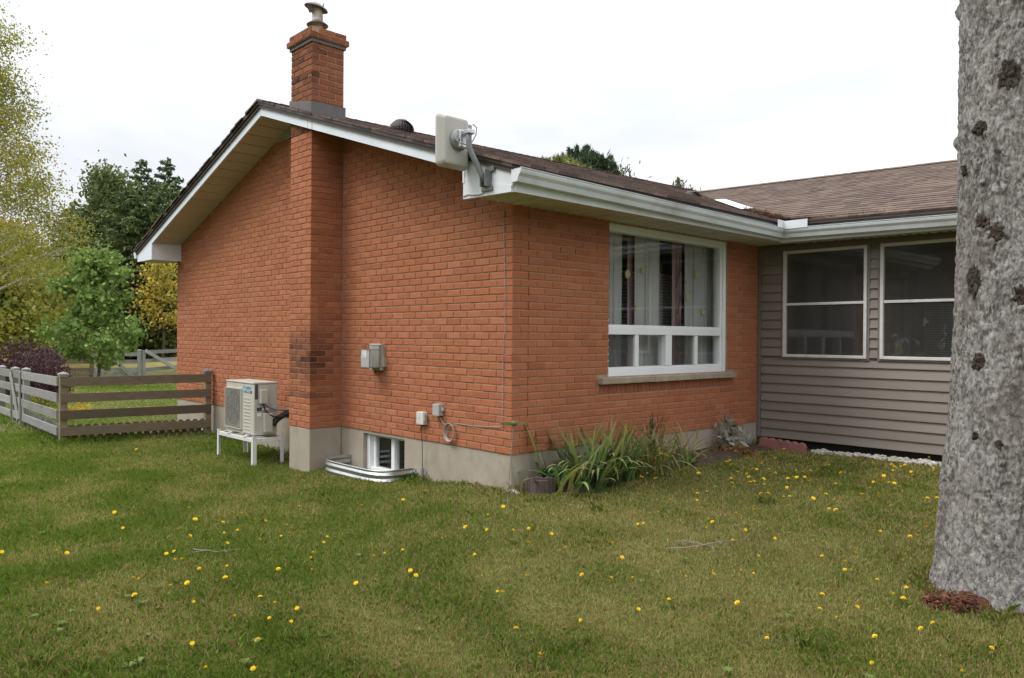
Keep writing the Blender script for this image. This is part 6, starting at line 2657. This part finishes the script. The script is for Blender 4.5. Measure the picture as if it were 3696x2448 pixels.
# ---- lawn grass
def grass(n, sampler, seed):
    rs = np.random.default_rng(seed)
    x, y = sampler(rs, n)
    # keep off the house, bed and things
    ok = ~((x < .02) & (x > -L) & (y > -.02)) & ~((y > W - .15) & (x > -.1)) & ~((x > -.1) & (x < .52 + .10 * np.sin(y * 3.1)) & (y > .42) & (y < 3.95) & (rs.random(n) < .97))
    ok &= ~((x > CHX0 - .02) & (x < CHX1 + .02) & (y > CHY - .02) & (y < 0))
    ok &= np.hypot(x - TC[0], y - TC[1]) > .40
    ok &= ~((x > .75) & (y > 3.98))
    ok &= ~((x > WX0) & (x < WX1) & (y > -.36) & (y < 0))
    x, y = x[ok], y[ok]
    n = len(x)
    z = gz(x, y)
    d = np.hypot(x - CAM[0], y - CAM[1])
    big = fbm(x * .55 + 4.2, y * .55 + 1.7, None, 21, 4)
    mid = fbm(x * 2.1, y * 2.1, None, 23, 4)
    fine = fbm(x * 9, y * 9, None, 27, 3)
    dry = np.clip((big * .4 + mid * .6 - .47) * 2.3 + .53, 0, 1)
    # greener left of the camera and along the walls, drier out in the open
    px_s = (x - CAM[0]) * _r[0] + (y - CAM[1]) * _r[1]
    lat = px_s / np.maximum(d, .5)
    wallg = np.exp(-np.clip(-y, 0, 9) / .55) * (x < -.5) * (x > -6)
    dry = np.clip(dry + .66 * np.clip(lat + .16, -.5, .34) - .5 * wallg - .25 * (x < -6.4), 0.02, .97)
    rnd = rs.random(n)
    isdry = rnd < dry * .82
    g1 = np.array([.155, .245, .030]) * np.ones((n, 1))
    g2 = np.array([.25, .335, .055])
    s1 = np.array([.34, .285, .10])
    s2 = np.array([.47, .395, .165])
    k = rs.random((n, 1))
    col = g1 + (g2 - g1) * k * (.6 + .6 * fine[:, None])
    cd_ = s1 + (s2 - s1) * k
    col = np.where(isdry[:, None], cd_, col)
    warm = (1 - dry)[:, None]
    col = col * (.86 + .28 * mid[:, None])
    hgt = rs.uniform(.015, .035, n) * (.8 + .7 * (1 - dry)) * (1 + .5 * (fine - .5))
    tall = rs.random(n) < .02
    hgt = np.where(tall, hgt * 1.8, hgt)
    # longer unmown fringe against walls, posts and trunk
    fringe = (np.exp(-np.clip(-y, 0, 9) / .10) * (x < .1) * (x > -7.5) + np.exp(-np.clip(np.hypot(x - TC[0], y - TC[1]) - .45, 0, 9) / .06) * .8
              + np.exp(-np.abs(y + 1.84) / .10) * (x < -6.6) + np.exp(-np.hypot((x + 6.6) , 0 * y) / .09) * (y > -2))
    hgt = hgt * (1 + 2.6 * np.clip(fringe, 0, 1) * rs.random(n))
    hgt = np.minimum(hgt, .16)
    wd = np.maximum(.0018, .00048 * d) * rs.uniform(.7, 1.3, n)
    a = rs.random(n) * 2 * np.pi
    tilt = np.abs(rs.normal(.55, .35, n))
    dx, dy = np.cos(a), np.sin(a)
    b = np.stack([x, y, z - .006], 1)
    sd2 = np.stack([-dy, dx, 0 * x], 1) * wd[:, None]
    m1 = b + np.stack([dx * np.sin(tilt * .5) * hgt * .55, dy * np.sin(tilt * .5) * hgt * .55, np.cos(tilt * .5) * hgt * .55 + .006], 1)
    tp = m1 + np.stack([dx * np.sin(tilt * 1.4) * hgt * .55, dy * np.sin(tilt * 1.4) * hgt * .55, np.cos(tilt * 1.4) * hgt * .45], 1)
    V = np.stack([b - sd2, b + sd2, m1 + sd2 * .7, tp, m1 - sd2 * .7], 1)
    return V, col


def near_sampler(rs, n):
    dd = 1.6 + rs.random(n) ** 1.25 * 9.6
    lt = np.where(rs.random(n) < .86, rs.uniform(-.76, .76, n), np.sign(rs.random(n) - .55) * (.76 + np.abs(rs.normal(0, .35, n))))
    c = CAM[:2] + np.outer(dd, [_fw[0], _fw[1]]) + (dd * lt)[:, None] * np.array([_r[0], _r[1]])
    return c[:, 0], c[:, 1]


def far_sampler(rs, n):
    x = rs.uniform(-24, -5.5, n)
    y = -9 + rs.random(n) * 17
    return x, y


V1, C1 = grass(620000, near_sampler, 5)
V2, C2 = grass(130000, far_sampler, 6)
gr_ = np_mesh('lawn_grass', np.concatenate([V1, V2]), 5, 'grass', np.concatenate([C1, C2]), None, 'stuff')
tag(gr_, 'short lawn grass, green with straw coloured dry patches', 'grass')

# long unmown tufts round the trunk and a few in the open lawn
rs = np.random.default_rng(29)
V_, C_ = [], []
spots = [(TC[0] + (.45 + .06 * rs.random()) * math.cos(a), TC[1] + (.45 + .06 * rs.random()) * math.sin(a), 12, .075) for a in rs.uniform(math.pi * .9, math.pi * 1.95, 16)]
for px, py, k in ((1775, 1165, 60), (1380, 1180, 26), (1860, 1180, 30), (1860, 1500, 40), (1240, 1545, 30), (520, 1500, 40), (690, 1480, 30), (300, 1380, 24), (90, 1540, 60), (180, 1560, 60), (2300, 1440, 40), (1330, 1500, 26), (960, 1330, 24)):
    p = on_ground(px, py)
    spots.append((p[0], p[1], k, .085))
for x, y, k, h in spots:
    for i in range(k):
        a = rs.random() * 6.28
        b = np.array([x + rs.normal(0, .035), y + rs.normal(0, .035), 0])
        b[2] = float(gz(b[0], b[1])) - .005
        ln = h * rs.uniform(.45, 1.1)
        d = np.array([math.cos(a), math.sin(a), 0])
        s_ = np.array([-d[1], d[0], 0]) * .0024
        m_ = b + d * ln * .2 + np.array([0, 0, ln * .6])
        t_ = m_ + d * ln * rs.uniform(.15, .5) + np.array([0, 0, ln * rs.uniform(.0, .35)])
        V_.append([b - s_, b + s_, m_ + s_ * .8, t_, m_ - s_ * .8])
        C_.append((np.array((.21, .31, .055)) if rs.random() < .65 else np.array((.36, .31, .11))) * rs.uniform(.75, 1.25))
tf = np_mesh('grass_tufts', np.array(V_), 5, 'grass', np.array(C_), None, 'stuff')
tag(tf, 'longer green grass tufts round the trunk and in the lawn', 'grass')

# broad-leaved lawn weeds
rs = np.random.default_rng(17)
V_, C_ = [], []
for i in range(130):
    x, y = near_sampler(rs, 1)
    x, y = float(x[0]), float(y[0])
    if (x < .3 and y > -.1) or y > 3.9 or math.hypot(x - TC[0], y - TC[1]) < .5:
        continue
    if vnoise([x * .9], [y * .9], None, 77)[0] < .42:
        continue
    z = float(gz(x, y))
    s = rs.uniform(.022, .042)
    for k in range(rs.integers(4, 8)):
        a = k * 1.05 + rs.normal(0, .3)
        d = np.array([math.cos(a), math.sin(a), .0])
        sd2 = np.array([-math.sin(a), math.cos(a), 0]) * s * .30
        b = np.array([x, y, z + .015])
        V_.append([b, b + d * s * .5 + sd2 + np.array([0, 0, .022]), b + d * s + np.array([0, 0, .02]), b + d * s * .5 - sd2 + np.array([0, 0, .022])])
        C_.append(np.array((.14, .19, .045)) * rs.uniform(.7, 1.25))
wd_ = np_mesh('lawn_weeds', np.array(V_), 4, 'leaf', np.array(C_), None, 'stuff')
tag(wd_, 'flat rosettes of broad leaved weeds in the lawn', 'weeds')

# ---- dandelions: one flower and its copies
DA = [(1345, 70), (1660, 103), (1725, 107), (1585, 172), (1595, 248), (1693, 226), (1352, 268), (1617, 320), (1850, 298), (2000, 272), (2063, 248), (2043, 193), (875, 212), (12, 382), (405, 377), (475, 391), (1183, 396), (1243, 440), (1296, 437), (1243, 380), (1420, 503), (1605, 568), (1983, 506), (2217, 513), (2221, 426), (2232, 391), (948, 572), (992, 579), (1334, 604), (1214, 628), (332, 610), (961, 691), (1374, 742), (1853, 706), (1952, 750), (2117, 786), (2071, 881), (1667, 845), (1838, 1012), (1367, 1035), (1464, 1213), (705, 785), (1920, 857), (1803, 1217)]
DB = [(780, 410), (975, 397), (1233, 456), (1660, 483), (2020, 480), (157, 477), (321, 503), (291, 519), (385, 511), (335, 541), (461, 487), (710, 486), (589, 532), (491, 553), (480, 587), (545, 582), (385, 605), (466, 622), (481, 646), (707, 615), (51, 614), (605, 663), (608, 690), (610, 711), (524, 684), (490, 692), (338, 700), (418, 708), (129, 709), (887, 590), (1007, 594), (1068, 580), (1141, 532), (1141, 550), (948, 603), (1267, 612), (858, 649), (890, 650), (960, 647), (815, 660), (995, 684), (1012, 671), (1067, 677), (1168, 664), (1221, 708), (1273, 715), (802, 748), (1092, 760), (1140, 795), (778, 818), (830, 815), (646, 788), (1212, 847), (1262, 829), (1030, 830), (1535, 531), (1718, 553), (1707, 590), (1783, 559), (1817, 543), (2053, 570), (2063, 590), (2155, 593), (2078, 628), (1570, 655), (1630, 674), (1548, 690), (1680, 697), (1655, 770), (1443, 795), (1422, 828), (1590, 787), (2082, 779), (2090, 827), (2093, 918), (2135, 918), (525, 931), (815, 893), (80, 913), (8, 757), (42, 788), (130, 772), (1365, 778)]
DC = [(1437, 1290), (1346, 1330), (1412, 1338), (1463, 1338), (1585, 1335), (1648, 1329), (1740, 1327), (1546, 1388), (1475, 1410), (1150, 1370), (1162, 1371), (1308, 1268), (1415, 1257), (1520, 1185), (1475, 1213), (1632, 1222), (1647, 1208), (1695, 1250), (1752, 1287), (1900, 1288), (1955, 1300), (2035, 1230), (2027, 1342), (2095, 1360), (2088, 1385), (2067, 1375), (1980, 1405), (1895, 1410), (1900, 1376), (1705, 1395), (1773, 1478), (2023, 1473), (2017, 1535), (1935, 1430), (2158, 1442), (2130, 1455), (2225, 1555), (1247, 1515), (1193, 1455), (1343, 1435), (932, 1157), (836, 1170), (693, 1100), (1021, 1246), (1185, 1227), (1222, 1223), (1275, 1235), (1234, 1180), (1128, 1192), (1222, 1168), (1163, 1172), (2170, 1190), (2165, 1215), (2120, 1240), (2290, 1500), (152, 985), (118, 985), (315, 1040), (480, 1030)]
dpts = [((X / 1.9733) / S_, (1800 + Y / 1.9733) / S_) for X, Y in DA] + [((2500 + X / 2.368) / S_, (1450 + Y / 2.368) / S_) for X, Y in DB] + DC
random.seed(78)
dpts += [(random.uniform(1420, 2160), 1075 + 250 * random.random() ** 1.3) for _ in range(46)] + [(random.uniform(250, 1300), random.uniform(1170, 1380)) for _ in range(18)]
random.seed(77)
fm = MB()
for ring, (nn2, r_, z_, wd2) in enumerate(((16, .0175, .003, .0034), (13, .0140, .007, .0032), (9, .0090, .010, .0030))):
    for k in range(nn2):
        a = 2 * math.pi * (k + ring * .4) / nn2
        c_, s_ = math.cos(a), math.sin(a)
        fm.poly([(0, 0, z_ * .6), (r_ * .6 * c_ - wd2 * s_, r_ * .6 * s_ + wd2 * c_, z_ + .002), (r_ * c_, r_ * s_, z_ + .0035), (r_ * .6 * c_ + wd2 * s_, r_ * .6 * s_ - wd2 * c_, z_ + .002)])
head_me = fm.mesh('flower_head')
head_me.materials.append(M['petal'])
sm = MB()
sm.tube([(0, 0, -.085), (.003, 0, -.04), (0, 0, .001)], .0014, 5)
stem_me = sm.mesh('stem')
stem_me.materials.append(M['stem'])
for i, (px, py) in enumerate(dpts):
    p = on_ground(px, py)
    d = float(np.linalg.norm(p - CAM))
    lift = random.uniform(.05, .075)
    # the seen head stands above its root: move the root towards the camera accordingly
    hd = ray(px, py)
    t = (p[2] + lift - CAM[2]) / hd[2]
    hp_ = CAM + hd * t
    o = thing('dandelion', 'small yellow hawkweed or dandelion flower standing in the lawn', 'flower', (hp_[0], hp_[1], hp_[2]), 'yellow flowers in the lawn')
    s = random.choice((.6, .7, .75, .85, .95)) * (1.3 if d > 6.5 else 1.0)
    for nm, me in (('flower_head', head_me), ('stem', stem_me)):
        c = bpy.data.objects.new(nm, me)
        COL.objects.link(c)
        c.parent = o
    o.scale = (s, s, 1.0)
    
    o.rotation_euler = (random.uniform(-.6, .6), random.uniform(-.6, .6), random.random() * 6.28)
